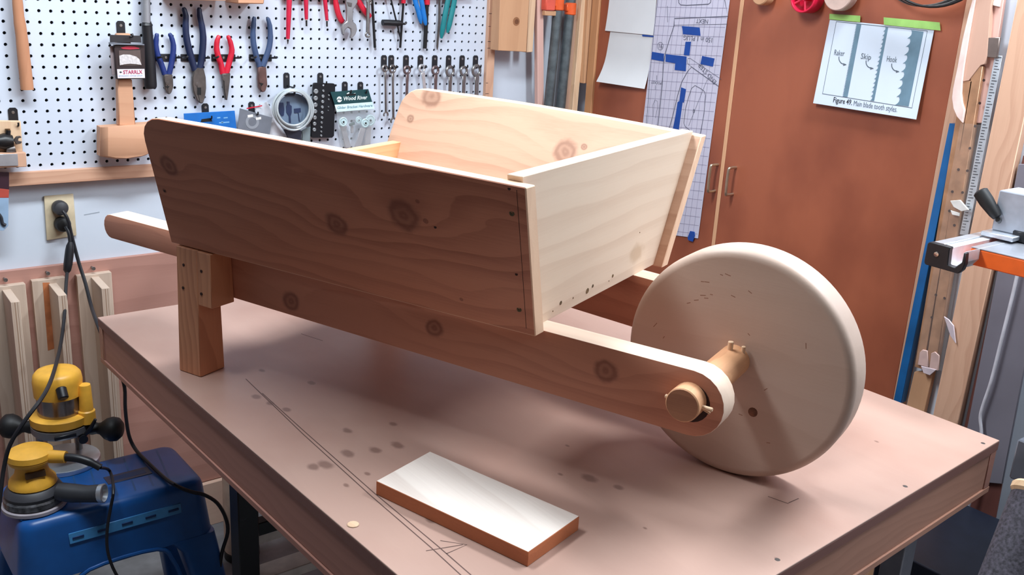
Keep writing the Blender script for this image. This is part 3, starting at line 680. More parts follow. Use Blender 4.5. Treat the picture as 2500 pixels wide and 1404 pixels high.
# blue and teal handles, rods
def two(name, label, hs, mat, r, d, cat='pliers'):
    p = W(C3([hs[0][-1]]), d)[0]; t = thing(name, label, cat, p)
    for h_ in hs:
        pts = smoothpts(W(C3(h_), d), 3); B().tube(pts, [r * (.85 if i == 0 else 1) for i in range(len(pts) - 2)] + [r * .8, r * .4], 10, squash=.75).done('handle', mat, t)
    B().prism(W(C3([(hs[0][0][0], -100), (hs[1][0][0] + 30, -100), (hs[1][0][0] + 20, -50), (hs[0][0][0], -50)]), d - .15), (0, -.35, 0), .05).done('jaw', M_oldsteel, t)
two('blue_handled_pliers', 'pliers with bright blue handles hanging tip down near the top right of the pegboard', ([(1530, -60), (1548, 30), (1580, 130), (1602, 238)], [(1592, -60), (1612, 40), (1630, 150), (1650, 255)]), plain('bright_blue_grip', (24, 116, 196), .4), .31, .8)
two('teal_handled_pliers', 'pliers with teal handles hanging beside the blue handled pair', ([(1890, -60), (1862, 60), (1832, 220), (1806, 388)], [(1948, -60), (1930, 50), (1900, 190), (1868, 332)]), plain('teal_grip', (18, 124, 130), .4), .34, .7)
t = thing('nut_driver', 'black rod with a red top between the blue and teal handles', 'tool', wp(1037, 118, .4))
B().tube([W(C3([q]), .4)[0] for q in ((1660, 45), (1652, 250), (1639, 490))], .24, 8).done('shaft', M_blackmetal, t)
B().tube([W(C3([q]), .4)[0] for q in ((1662, -60), (1660, 48))], .36, 10).done('grip', M_redg, t)
t = thing('steel_rod', 'thin grey steel rod hanging left of the teal handles', 'rod', wp(1067, 120, .35))
B().tube([W(C3([q]), .35)[0] for q in ((1788, -60), (1785, 200), (1765, 470))], .13, 8).done('shaft', M_oldsteel, t)
B().tube([W(C3([q]), .35)[0] for q in ((1765, 470), (1764, 502))], [.12, .05], 8).done('tip', M_oldsteel, t)

# combination wrenches on hooks
wl = (('first and thinnest combination wrench from the left, with its open end showing', 1225, (1236, 690), 30, (1242, 1128), .16, 'open'), ('second thin combination wrench from the left, open end at the wheelbarrow edge', 1298, (1312, 695), 36, (1318, 1188), .19, 'open'),
      ('third combination wrench from the left, reddish sheen on its shank', 1447, (1460, 705), 38, (1445, 1250), .26, None), ('bright chrome wrench tilted on its hook, fourth from the left', 1593, (1610, 690), 36, (1670, 1200), .34, None),
      ('fifth combination wrench from the left, brown grey shank', 1737, (1746, 710), 41, (1738, 1300), .3, None), ('sixth combination wrench from the left with a wide ratchet ring', 1877, (1894, 718), 50, (1875, 1340), .34, None),
      ('seventh combination wrench from the left, next to the largest', 2013, (2032, 716), 45, (2012, 1380), .36, None), ('largest combination wrench, rightmost by the pegboard edge', 2148, (2160, 712), 55, (2148, 1400), .44, None))
for i, (lab, hx, rc, rr, end, sw, op) in enumerate(wl):
    hx_, hy_ = 640 + hx / 4.129, 593 / 4.129
    hook(hx_, hy_, .75, 1.55, 'black hook plate holding the ' + lab.split(',')[0], arm=1.0)
    c_ = W(C3([rc]), .8)[0]; E_ = W(C3([end]), .8)[0]; R1 = rr / 4.129 / 19.2 * 1.12
    t = thing('combination_wrench', lab, 'wrench', E_, group='combination wrenches hanging in a row')
    mat = plain('bright_steel', (212, 214, 218), .28, .6) if i == 3 else (plain('warm_grey_steel', (128, 112, 112), .36, .75, var=.1) if i in (2, 4) else M_steel)
    B().ring(c_, (0.12, -1, 0), R1, R1 * .55, .3, 24).done('ring_end', mat, t)
    d_ = (E_ - c_).normalized(); s0 = c_ + d_ * R1 * .9; sd_ = Vector((d_.z, 0, -d_.x)) * -1
    B().prism([s0 + sd_ * sw * .8, s0 - sd_ * sw * .8, s0 + d_ * .9 - sd_ * sw * .62, E_ - sd_ * sw * .7, E_ + sd_ * sw * .7, s0 + d_ * .9 + sd_ * sw * .62], (0, -.2, 0), .05).done('shank', mat, t)
    ro = sw * 2.3; cc = E_ + d_ * ro * .8
    arc = [cc + Vector((math.cos(q), 0, math.sin(q))) * ro * .75 for q in [math.atan2(-d_.z, -d_.x) + (k - 6) / 6 * 2.25 for k in range(13)]]
    B().tube([p - Vector((0, .1, 0)) for p in arc], [ro * .16] + [ro * .3] * 11 + [ro * .16], 8, squash=.6).done('open_end', mat, t)

# hooks and packages low on the pegboard
hook(340 + 752 / 4.681, 1228 / 4.681, .7, 1.6, 'black hook holding the blue card package', arm=1.3)
hook(340 + 1280 / 4.681, 1207 / 4.681, .7, 1.4, 'black hook holding the grey card package', arm=1.3)
hook(640 + 242 / 4.129, 772 / 4.129, .7, 1.6, 'black hook holding the coiled cable package', arm=1.6)
hook(640 + 583 / 4.129, 772 / 4.129, .7, 1.3, 'black hook holding the black socket card', arm=1.2)
hook(640 + 830 / 4.129, 860 / 4.129, .7, 1.3, 'black hook at the left corner of the green bracket package', arm=1.2)
hook(640 + 987 / 4.129, 862 / 4.129, .7, 1.3, 'black hook at the right corner of the green bracket package', arm=1.2)
t = thing('card_package', 'bright blue card package peeking over the wheelbarrow side', 'package', wp(515, 345, .9))
B().prism([wp(x, y, .9) for x, y in ((448, 277), (572, 270), (580, 350), (452, 350))], (0, -.12, 0), .02).done('card', plain('blue_card', (14, 104, 186), .45), t)
bl = B()
for a_, c_ in (((530, 288), (538, 287)), ((546, 288), (556, 287)), ((535, 300), (560, 298)), ((540, 298), (545, 298))):
    bl.ribbon([wp(*a_, 1.03), wp(*c_, 1.03)], (0, -1, 0), .12)
bl.done('print', plain('pale_blue_print', (120, 176, 220), .5), t, smooth=False)
B().prism([wp(x, y, 1.03) for x, y in ((492, 291), (515, 288), (518, 296), (490, 298))], (0, -.02, 0)).done('hang_slot', M_dark, t)
t = thing('card_package', 'grey card package behind the wheelbarrow, left of the coiled cable', 'package', wp(615, 345, 1.0))
B().prism([wp(x, y, 1.0) for x, y in ((585, 264), (664, 287), (654, 350), (576, 340))], (0, -.1, 0), .02).done('card', M_card, t)
sl = B()
for c_ in ((611, 283), (631, 289)):
    p = wp(*c_, 1.11); sl.prism([p + Vector((-.3, 0, .1)), p + Vector((.28, 0, .16)), p + Vector((.3, 0, -.1)), p + Vector((-.28, 0, -.16))], (0, -.02, 0))
sl.done('hang_slot', M_whiteplastic, t)
B().ring(wp(616, 298, 1.11), (0, -1, 0), .75, .45, .03, 20).done('print', plain('light_grey_print', (140, 144, 152), .5), t)
t = thing('plastic_bag', 'crumpled clear plastic bag behind the coiled cable package', 'bag', wp(665, 345, .4))
bag = []; nx, ny = 12, 10; tl, tr, br_, bl_ = (622, 262), (652, 248), (706, 345), (640, 350)
bb = B(); vv = []
for j in range(ny + 1):
    for i in range(nx + 1):
        s_, q = i / nx, j / ny
        x = (tl[0] * (1 - s_) + tr[0] * s_) * (1 - q) + (bl_[0] * (1 - s_) + br_[0] * s_) * q; y = (tl[1] * (1 - s_) + tr[1] * s_) * (1 - q) + (bl_[1] * (1 - s_) + br_[1] * s_) * q
        vv.append(wp(x, y, .35 + .12 * random.random() + .15 * math.sin(s_ * 7 + q * 5)))
vb = [v + Vector((0, .06, 0)) for v in vv]
fs = [(j * (nx + 1) + i, j * (nx + 1) + i + 1, (j + 1) * (nx + 1) + i + 1, (j + 1) * (nx + 1) + i) for j in range(ny) for i in range(nx)]
bb._add(vv, fs); bb._add(vb, fs); bb.done('film', plain('white_film', (226, 228, 236), .25, alpha=.75), t)
B().ribbon([wp(602, 265, .62), wp(640, 258, .62)], (0, -1, 0), .12).done('zip_strip', M_redg, t, smooth=False)
# coiled cable package
M_cable = plain('pale_grey_cable', (176, 184, 188), .3, coat=.3)
t = thing('cable_package', 'coil of pale grey cable around a clear plug package on a hook', 'cable', wp(712, 340, .9))
cc_ = (640 + 640 / 8.333, 200 + 560 / 8.333)
for k, (rx, ry, ox, oy, d_) in enumerate(((400, 400, 0, 0, 1.0), (385, 375, 10, -5, 1.35), (360, 410, 0, 10, 1.5), (330, 350, -5, -25, 1.7), (405, 385, -20, -30, 1.2))):
    pts = [wp(cc_[0] + (ox + rx * math.cos(q * math.pi / 20)) / 8.333, cc_[1] + (oy + ry * math.sin(q * math.pi / 20)) / 8.333, d_) for q in range(40)]
    B().tube(pts, .125, 8, closed=True).done('cable_loop', M_cable, t)
B().prism([wp(cc_[0] + 320 * math.cos(q * math.pi / 14) / 8.333, cc_[1] + 330 * math.sin(q * math.pi / 14) / 8.333, .7) for q in range(28)], (0, -.12, 0)).done('backing_card', plain('slate_card', (104, 122, 144), .4), t)
inkb = plain('navy_print', (30, 44, 78), .5)
pr = B()
for pg_ in ([(345, 420), (430, 420), (450, 560), (440, 680), (400, 700), (345, 620), (335, 500)], [(505, 400), (555, 400), (560, 460), (600, 490), (600, 620), (575, 700), (585, 830), (545, 830), (540, 700), (490, 620), (485, 500), (505, 460)], [(645, 545), (780, 530), (785, 610), (740, 625), (765, 800), (745, 800), (725, 630), (650, 635)]):
    pr.prism([wp(x, y, .84) for x, y in CK(pg_)], (0, -.04, 0))
pr.done('print', inkb, t)
B().prism([wp(x, y, .6) for x, y in CK([(420, 960), (780, 985), (760, 1250), (560, 1250)])], (0, -.3, 0), .05).done('plug_case', plain('dark_plug', (52, 56, 72), .35), t)
B().prism([wp(x, y, .62) for x, y in CK([(790, 985), (970, 900), (960, 1300), (800, 1300)])], (0, -.25, 0), .08).done('clear_tube', plain('clear_grey_plastic', (150, 164, 168), .15, trans=.4), t)
B().tube([wp(x, y, 1.0) for x, y in CK([(450, 250), (430, 215), (450, 180), (540, 160), (640, 165), (665, 200), (650, 250)])], .13, 8).tube([wp(x, y, 1.0) for x, y in CK([(450, 255), (650, 255)])], .16, 8).done('hang_loop', plain('navy_loop', (34, 44, 62), .4), t)
# black socket card
t = thing('socket_card', 'black card with rows of silver sockets between the coil and the green package', 'card', wp(780, 335, .6))
B().prism([wp(x, y, .5) for x, y in CK([(1030, 20), (1060, 12), (1430, 25), (1465, 50), (1440, 1090), (1400, 1130), (1010, 1135), (975, 1105), (1010, 300), (1015, 60)])], (0, -.3, 0), .04).done('card', plain('black_glossy_card', (18, 20, 26), .35), t)
M_sock = plain('socket_nickel', (160, 164, 168), .35, .5)
for x, y, r in ((1088, 190, 46), (1082, 330, 44), (1078, 465, 42), (1072, 598, 40), (1066, 725, 38), (1060, 850, 36), (1055, 970, 36), (1240, 180, 22), (1232, 290, 30), (1225, 400, 30), (1218, 510, 28), (1215, 620, 28), (1212, 725, 26), (1205, 825, 22), (1200, 920, 20), (1198, 1010, 18), (1196, 1090, 20), (1352, 270, 16), (1350, 355, 16), (1345, 505, 12), (1340, 580, 10)):
    p = W(CK([(x, y)]), .8)[0]; rr = r / 8.333 / 21.5
    B().lathe(p, (0, -1, 0), [(rr, 0), (rr, .12), (rr * .75, .14), (rr * .6, .08), (.01, .08)], 14).done('socket', M_sock, t)
B().lathe(W(CK([(1245, 68)]), .81)[0], (0, -1, 0), [(.1, 0), (.1, .02), (.01, .02)], 10).done('hang_hole', M_white, t)
# green bracket hardware package
t = thing('hardware_package', 'dark green header package of bracket hardware in a clear bag', 'package', wp(860, 345, .8))
hd = plain('dark_green_card', (20, 66, 70), .45); ban = plain('pale_mint_band', (214, 240, 240), .45); prw = plain('white_print', (226, 234, 232), .5)
B().prism([wp(x, y, 1.0) for x, y in CK([(1385, 205), (2155, 145), (2235, 405), (1470, 465)])], (0, -.06, 0), .01).done('header_card', hd, t)
B().prism([wp(x, y, 1.0) for x, y in CK([(1470, 465), (2235, 405), (2285, 545), (1512, 612)])], (0, -.06, 0), .01).done('name_band', ban, t)
a_, c_ = [wp(x, y, 1.075) for x, y in CK([(1650, 345), (2140, 315)])]
text('Wood River', (a_ + c_) / 2, c_ - a_, Vector((.12, 0, 1)), .62, prw, t, bold=.02, width=(c_ - a_).length)
a_, c_ = [wp(x, y, 1.075) for x, y in CK([(1525, 530), (2245, 480)])]
text('Glider Bracket Hardware', (a_ + c_) / 2, c_ - a_, Vector((.12, 0, 1)), .42, plain('teal_print', (112, 150, 166), .5), t, bold=.02, width=(c_ - a_).length)
p = W(CK([(1570, 355)]), 1.08)[0]
B().lathe(p, (0, -1, 0), [(.32, 0), (.32, .02), (.01, .02)], 20).done('emblem', prw, t)
B().ribbon(smoothpts([p + Vector((-.32, -.03, -.12)), p + Vector((-.05, -.03, .06)), p + Vector((.1, -.03, -.06)), p + Vector((.34, -.03, .08))]), (0, -1, 0), .09).done('emblem_wave', hd, t, smooth=False)
B().prism([wp(x, y, 1.08) for x, y in CK([(1705, 255), (1900, 235), (1905, 265), (1712, 280)])], (0, -.02, 0)).done('hang_slot', M_dark, t)
B().prism([wp(x, y, 1.08) for x, y in CK([(1720, 235), (1770, 205), (1775, 235), (1725, 250)])], (0, -.02, 0)).prism([wp(x, y, 1.08) for x, y in CK([(1840, 245), (1895, 225), (1900, 245), (1850, 255)])], (0, -.02, 0)).done('slot_light', prw, t)
for x, y, r in ((1640, 810, 90), (1955, 775, 70), (2090, 835, 90), (2190, 780, 110)):
    p = W(CK([(x, y)]), .7 if r in (70, 110) else .95)[0]; rr = r / 8.333 / 20.5
    B().lathe(p, (0, -1, 0), [(rr, 0), (rr, .12), (rr * .8, .16), (rr * .72, .1), (rr * .45, .1), (rr * .4, .2), (.01, .2)], 20).done('roller', plain('pale_nylon', (190, 212, 216), .3), t)
    B().lathe(p + Vector((0, -.2, 0)), (0, -1, 0), [(rr * .2, 0), (rr * .2, .04), (.01, .04)], 12).done('bolt', M_dark, t)
M_zinc = plain('zinc_bar', (172, 168, 172), .35, .4)
for poly_, d_ in (([(1560, 880), (1720, 900), (1700, 960), (1800, 1330), (1680, 1330), (1600, 980)], .5), ([(1790, 870), (1850, 900), (1850, 1030), (1800, 1040)], .6), ([(1990, 930), (2100, 930), (1990, 1330), (1870, 1330)], .85), ([(2110, 930), (2210, 900), (2190, 1330), (2060, 1330)], .75)):
    B().prism([wp(x, y, d_) for x, y in CK(poly_)], (0, -.15, 0), .03).done('bracket_bar', M_zinc, t)
B().prism([wp(x, y, .7) for x, y in CK([(1760, 850), (1860, 810), (1870, 860), (1770, 900)])], (0, -.25, 0), .03).done('spacer', plain('green_grey_rubber', (84, 100, 98), .5), t)
film = plain('clear_film', (214, 222, 226), .12, alpha=.12)
B().prism([wp(x, y, 1.05) for x, y in CK([(1512, 612), (2285, 545), (2300, 790), (2230, 1000), (2200, 1330), (1600, 1330), (1540, 900)])], (0, -.02, 0)).done('clear_bag', film, t, smooth=False)
# jig with clamp at far left, and packaging under it
t = thing('router_jig', 'wooden jig with a black clamp hanging at the left edge of the pegboard', 'jig', wp(20, 400, .8))
CG = crop(3.9, 0, 240)
B().prism([wp(x, y, .5) for x, y in CG([(-160, 205), (185, 210), (205, 500), (-160, 510)])], (0, -.5, 0), .05).done('back_plate', M_pine, t)
B().prism([wp(x, y, 1.0) for x, y in CG([(-160, 510), (228, 505), (236, 640), (-160, 655)])], (0, -.8, 0), .05).done('base', M_fir, t)
B().prism([wp(x, y, 1.82) for x, y in CG([(-160, 535), (165, 528), (172, 640), (-160, 650)])], (0, -.12, 0), .02).done('metal_plate', M_alu, t)
B().tube([wp(x, y, 1.3) for x, y in CG([(-60, 415), (40, 410), (120, 408)])], [.5, .75, .55], 12).cyl(wp(18, 355, 1.3), wp(20, 318, 1.3), .22, 10).done('clamp', M_blackmetal, t)
B().prism([wp(x, y, 1.35) for x, y in CG([(125, 395), (150, 360), (190, 355), (200, 372), (170, 378), (168, 402), (205, 408), (195, 428), (150, 438)])], (0, -.25, 0), .04).done('wrench_end', M_oldsteel, t)
B().tube([wp(x, y, 1.3) for x, y in CG([(55, 485), (95, 490), (140, 480)])], [.4, .45, .4], 12).done('knob', M_oldsteel, t)
B().tube([wp(x, y, 1.2) for x, y in CG([(72, 290), (78, 360)])], .22, 8).done('brass_post', plain('aged_brass', (110, 84, 56), .4, .6), t)
hook(31, 274, .8, 1.7, 'black hook holding the wooden jig at the far left', arm=1.2)
t = thing('printed_bag', 'red and pale blue printed bag hanging below the jig at the far left', 'bag', wp(8, 555, 1))
B().prism([wp(x, y, 1.0) for x, y in ((-40, 418), (21, 420), (21, 462), (-40, 455))], (0, -.2, 0), .02).done('dark_header', plain('dark_maroon_card', (54, 28, 40), .5), t)
B().prism([wp(x, y, 1.0) for x, y in ((-40, 455), (21, 462), (20, 482), (-40, 482))], (0, -.22, 0), .02).done('red_band', plain('red_card', (178, 74, 62), .5), t)
B().prism([wp(x, y, 1.0) for x, y in ((-40, 482), (20, 482), (19, 550), (8, 562), (-40, 562))], (0, -.2, 0), .02).done('blue_body', plain('pale_blue_card', (150, 176, 204), .4), t)
B().tube(smoothpts([wp(x, y, 1.25) for x, y in ((-10, 515), (2, 530), (6, 545), (14, 550))]), .15, 8).done('hook_print', M_ink, t)
# tool block peeking in at the top
t = thing('tool_rack', 'brown wooden tool rack just peeking in at the top of the pegboard', 'rack', wp(520, -5, 1))
B().prism([wp(x, y, 2.6) for x, y in ((418, -70), (552, -70), (552, 2), (418, 0))], (0, 2.5, 0), .05).done('rail', M_firx, t)
B().prism([wp(x, y, 3.2) for x, y in ((578, -70), (650, -70), (645, 10), (580, 9))], (0, 3.1, 0), .1).done('block', M_maple, t)
B().prism([wp(x, y, .9) for x, y in ((690, -70), (1150, -70), (1150, -8), (690, -8))], (0, .85, 0), .05).done('rail', M_redg, t)

# ------------------------------------------------------------------ wall below the pegboard: outlet, cords, rack
WY = .75
t = thing('wall_outlet', 'beige wall outlet plate with two black plugs', 'outlet', on(1, WY, 147, 585))
oq = [on(1, WY, *q) for q in ((106, 478), (178, 472), (186, 574), (113, 586))]
B().prism(oq, (0, -.22, 0), .08, 2).done('plate', plain('beige_plastic', (206, 190, 160), .45), t)
M_cord = plain('black_cord', (24, 24, 30), .5)
def plug(px, py, r):
    p = on(1, 0, px, py)
    return B().lathe(p + Vector((0, .5, 0)), (.05, -1, 0), [(r * .95, 0), (r, .15), (r, .6), (r * .85, .85), (r * .4, 1.0), (.01, 1.02)], 20)
pt_ = lambda x, y, Y: on(1, Y, x, y)
# cord 1: upper plug, down to the bench corner, behind the bench, over the stool
c1 = thing('power_cord', 'black cord from the upper plug running behind the bench and over the blue stool', 'cord', pt_(147, 510, -.5))
plug(147, 508, .72).done('plug', plain('grey_black_plug', (58, 58, 62), .5), c1)
path = [(152, 515, -.9), (165, 535, -1.1), (176, 580, -1.1), (192, 640, -1.4), (208, 690, -2.4), (222, 745, -5), (235, 783, -11), (258, 840, -13.0), (290, 905, -12.6), (304, 945, -12.2), (306, 1000, -12.2), (314, 1060, -12.4)]
ptc = [pt_(*q) for q in path] + [tp(x, y, -39.75) for x, y in ((330, 1096), (356, 1124), (402, 1167))] + [pt_(x, y, -22.0 - .03 * k) for k, (x, y) in enumerate(((426, 1183), (448, 1194), (472, 1202), (498, 1208), (530, 1228), (551, 1264), (556, 1300), (543, 1345), (537, 1390), (541, 1440)))]
B().tube(smoothpts(ptc, 4), .17, 8).done('cable', M_cord, c1)
c2 = thing('switch_cord', 'black cord with an inline switch hanging from the lower plug across the router', 'cord', pt_(155, 548, -.5))
plug(153, 548, .74).done('plug', M_rubber, c2)
path = [(160, 553, -.9), (168, 570, -1.2), (171, 595, -1.4), (170, 610, -1.5), (165, 655, -1.8), (161, 700, -2.6), (158, 760, -4), (150, 830, -7), (138, 885, -12), (122, 935, -19.5), (100, 975, -23), (60, 1028, -24), (25, 1085, -24), (10, 1140, -24), (2, 1200, -24.5), (-8, 1280, -25), (-20, 1340, -25)]
sp_ = smoothpts([pt_(*q) for q in path], 4); B().tube(sp_, .16, 8).done('cable', M_cord, c2)
B().tube([pt_(x, y, z) for x, y, z in ((172, 590, -1.4), (171, 600, -1.4), (170, 612, -1.45), (166, 645, -1.7), (164, 660, -1.8), (163.5, 666, -1.8))], [.2, .36, .42, .42, .36, .2], 10).done('inline_switch', M_black, c2)
# rack of three fin boards
def fin_board(label, pxl, pxr, ytl, ytr, fx0, fx1, fx2, fy0, fy1, zb, streak=False):
    tl_, tr_ = on(1, -.5, pxl, ytl), on(1, -.5, pxr, ytr); z = (tl_.z + tr_.z) / 2
    t = thing('rack_board', label, 'rack', ((tl_.x + tr_.x) / 2, 0, zb), group='pale fin boards of the wall rack')
    B().box((tl_.x, -.5, zb), (tr_.x, .25, z), .04).done('back_board', M_plyv, t)
    a = on(1, -.5, fx0, fy0); c = ray(fx1, fy1)
    xm = a.x; q = CAM + c * ((xm - CAM.x) / c.x)       # front of the fin, straight out from the wall
    y1 = max(-4.0, min(-1.8, q.y))
    wdt = .75
    B().prism([(xm, -.5, a.z), (xm, y1, a.z - .25), (xm, y1, zb + .2), (xm, -.5, zb)], (wdt, 0, 0), .03).done('fin', M_plyv, t)
    st = B(); st.box((xm + .3, y1 - .012, zb + .2), (xm + .36, y1 + .02, a.z - .3), 0).box((xm + .52, y1 - .012, zb + .2), (xm + .55, y1 + .02, a.z - .3), 0); st.done('ply_lines', plain('ply_glue_line', (150, 116, 92), .7), t, smooth=False)
    s = on(1, -.1, (pxl + pxr) / 2 - 4, min(ytl, ytr) - 8)
    B().cyl(s + Vector((0, .4, .1)), s + Vector((0, -.35, .1)), .1, 10).lathe(s + Vector((0, -.35, .1)), (0, -1, 0), [(.2, 0), (.18, .08), (.01, .09)], 10).done('screw', M_steel, t)
fin_board('pale plywood fin board at the left edge of the wall rack', -30, 62, 705, 692, 5, 38, 48, 708, 722, -47)
fin_board('pale plywood fin board in the middle of the wall rack with an orange streak', 78, 160, 688, 676, 118, 146, 156, 693, 710, -47)
B().prism([on(1, -.505, x, y) for x, y in ((104, 690), (121, 690), (135, 850), (117, 856))], (0, -.012, 0)).done('orange_streak', plain('orange_stain', (176, 106, 66), .6, var=.15), bpy.data.objects['rack_board.001'], smooth=False)
fin_board('pale plywood fin board of the wall rack nearest the workbench corner', 188, 272, 675, 664, 222, 250, 270, 677, 695, -47)
mk = B(); mk.ribbon([on(1, .79, 205, 525), on(1, .79, 243, 518)], (0, -1, 0), .1).done('trim_2', plain('faint_smudge', (160, 170, 182), .6), kind='structure', smooth=False)

# ------------------------------------------------------------------ blue stool with router and sander
ZS = -40.0
SX0, SX1, SY0, SY1 = -6.4, 8.4, -21.2, -13.0
M_stool = plain('blue_plastic', (24, 88, 160), .36, var=.05, scale=20)
M_stool2 = plain('light_blue_plastic', (70, 144, 204), .35)
stl = thing('step_stool', 'blue plastic step stool under the left edge of the workbench', 'stool', (1, -17, FLOOR))
def rrect(x0, x1, y0, y1, r, z, n=6):
    pts = []
    for cx_, cy_, a0 in ((x1 - r, y1 - r, 0), (x0 + r, y1 - r, 90), (x0 + r, y0 + r, 180), (x1 - r, y0 + r, 270)):
        for k in range(n + 1): q = (a0 + 90 * k / n) * D2R; pts.append((cx_ + r * math.cos(q), cy_ + r * math.sin(q), z))
    return pts
def loft(b_, loops, capb=False, capt=True):
    n = len(loops[0]); v = [p for l_ in loops for p in l_]; f = []
    for i in range(len(loops) - 1):
        for k in range(n): f.append((i * n + k, i * n + (k + 1) % n, (i + 1) * n + (k + 1) % n, (i + 1) * n + k))
    if capb: f.append(tuple(range(n))[::-1])
    if capt: f.append(tuple(range((len(loops) - 1) * n, len(loops) * n)))
    b_._add(v, f); return b_
sb = B(); g = lambda e, z, r=1.6: rrect(SX0 - e, SX1 + e, SY0 - e, SY1 + e, r + e * .5, z)
loft(sb, [g(.7, ZS - 5.3, 1.1), g(.6, ZS - 4.4, 1.1), g(.35, ZS - 2.2, 1.1), g(.2, ZS - .8, 1.1), g(.08, ZS - .4, 1.1), g(-.18, ZS - .1, 1.1), g(-.55, ZS, 1.1)], capb=True).done('top', M_stool, stl)
for cx_, cy_ in ((0, 0), (1, 0), (0, 1), (1, 1)):
    sx = -1 if cx_ == 0 else 1; sy = -1 if cy_ == 0 else 1
    X = SX0 if cx_ == 0 else SX1; Y = SY0 if cy_ == 0 else SY1
    def ring_(e, w1, w2, z):
        x0, y0 = X + sx * e, Y + sy * e; xs = sorted((x0, x0 - sx * w1)); ys = sorted((y0, y0 - sy * w2)); return rrect(xs[0], xs[1], ys[0], ys[1], .5, z, 3)
    lb = B(); loft(lb, [ring_(2.1, 2.6, 2.0, FLOOR), ring_(1.4, 3.0, 2.3, ZS - 10), ring_(.9, 3.3, 2.6, ZS - 6.4), ring_(.72, 4.2, 3.0, ZS - 5.2)], capb=True).done('leg', M_stool, stl)
# arch ribs of the apron and the light slotted band
B().tube(smoothpts([(SX0 + 2.6, SY0 - .72, ZS - 9), (SX0 + 3.2, SY0 - .7, ZS - 7), (SX0 + 4.6, SY0 - .64, ZS - 5.3), (SX1 - 4.6, SY0 - .64, ZS - 5.3), (SX1 - 3.2, SY0 - .7, ZS - 7), (SX1 - 2.6, SY0 - .72, ZS - 9)], 4), .2, 8).done('arch_rim', M_stool, stl)
bx0, bx1 = SX0 + 3.3, SX1 - 2.2
B().hexa([(bx0, SY0 - .5, ZS - 2.55), (bx1, SY0 - .5, ZS - 2.55), (bx1, SY0 - .1, ZS - 2.55), (bx0, SY0 - .1, ZS - 2.55)], [(bx0, SY0 - .37, ZS - 1.65), (bx1, SY0 - .37, ZS - 1.65), (bx1, SY0, ZS - 1.65), (bx0, SY0, ZS - 1.65)], .03).done('slotted_band', M_stool2, stl)
sl = B()
for k in range(5):
    x = bx0 + .7 + k * (bx1 - bx0 - 1.4) / 4; sl.box((x - .45, SY0 - .5, ZS - 2.2), (x + .45, SY0 - .41, ZS - 2.0), .02)
sl.done('slot', plain('dark_blue_slot', (20, 56, 108), .5), stl)
gv_ = B()
for k in range(9):
    q = k / 8; gv_.ribbon([(SX0 + 1.2 + 12 * q, SY1 - .8, ZS + .01), (SX0 + 1.2 + 12 * q - 1.0, SY0 + .9, ZS + .01)], (0, 0, 1), .16)
gv_.done('grip_groove', plain('worn_blue', (34, 86, 142), .45), stl, smooth=False)
hs = Vector((3.1, -17.3, ZS + .012))
B().box((hs.x - 1.9, hs.y - .75, ZS - .02), (hs.x + 1.9, hs.y + .75, ZS + .05), .02).done('handle_rim', plain('dark_slot_rim', (58, 56, 76), .5), stl)
B().box((hs.x - 1.5, hs.y - .4, ZS + .03), (hs.x + 1.5, hs.y + .4, ZS + .06), .02).done('handle_slot', plain('deep_blue_slot', (12, 48, 92), .5), stl)

M_yel = plain('yellow_tool_plastic', (236, 176, 62), .42)
rc = tp(158, 1128, ZS); rc.z = ZS + .02
rt = thing('router', 'yellow plunge router with black ball handles standing on the blue stool', 'router', rc)
up = Vector((0, 0, 1))
B().lathe(rc, up, [(3.0, 0), (3.05, .1), (3.0, .4), (2.9, .45)], 32).done('base_plate', M_alu, rt)
for a_ in (.6, 2.7):
    p = rc + Vector((1.9 * math.cos(a_), 1.9 * math.sin(a_), .45)); B().cyl(p, p + up * 3.6, .32, 14).done('plunge_post', M_steel, rt)
B().lathe(rc + up * 3.1, up, [(1.2, 0), (2.3, .05), (2.5, .3), (2.5, .85), (2.2, .95)], 28).done('carriage', plain('cast_grey_metal', (122, 122, 126), .45, .4), rt)
B().lathe(rc + up * 4.05, up, [(2.35, 0), (2.5, .1), (2.55, .8), (2.3, .95)], 28).done('collar', M_yel, rt)
B().lathe(rc + up * 4.9, up, [(1.85, 0), (1.85, 1.75), (1.7, 1.8)], 28).done('motor_band', plain('shiny_motor_band', (150, 140, 140), .22, .9), rt)
B().lathe(rc + up * 6.6, up, [(1.8, 0), (2.0, .1), (2.05, 1.4), (1.95, 2.0), (1.7, 2.3), (1.2, 2.42), (.01, 2.45)], 28).done('motor_cap', M_yel, rt)
B().cyl(rc + Vector((-.2, -1.9, 8.0)), rc + Vector((-.2, -2.6, 7.2)), .45, 14, .1).done('cord_boot', M_black, rt)
rd = Vector((CR.x, CR.y, 0)).normalized()
p = rc + rd * 2.35 + up * 4.1
B().lathe(p, up, [(.75, 0), (.72, 1.1), (.6, 1.2), (.52, 3.4), (.48, 3.6)], 20).done('side_post', M_yel, rt)
for s_, hgt in ((-1, 3.3), (1, 3.5)):
    p = rc + rd * (2.3 * s_) + up * hgt
    B().lathe(p, rd * s_, [(.55, 0), (.6, .5), (.5, .9), (.55, 1.2), (.95, 1.7), (1.12, 2.2), (1.05, 2.7), (.7, 3.05), (.01, 3.15)], 24).done('ball_handle', M_rubber, rt)
p = rc + rd * 2.0 + Vector((-.4, -.8, 2.9))
B().tube([p, p + rd * .8 + up * 1.0, p + rd * 1.3 + up * 1.9], [.16, .2, .14], 8).cyl(p, p + Vector((0, -.4, 0)), .4, 14).done('lock_lever', M_black, rt)
B().box((-1.2, -2.55, 3.4), (.6, -2.35, 3.75), .05, M=Matrix.Translation(rc)).done('scale_slot', M_black, rt)

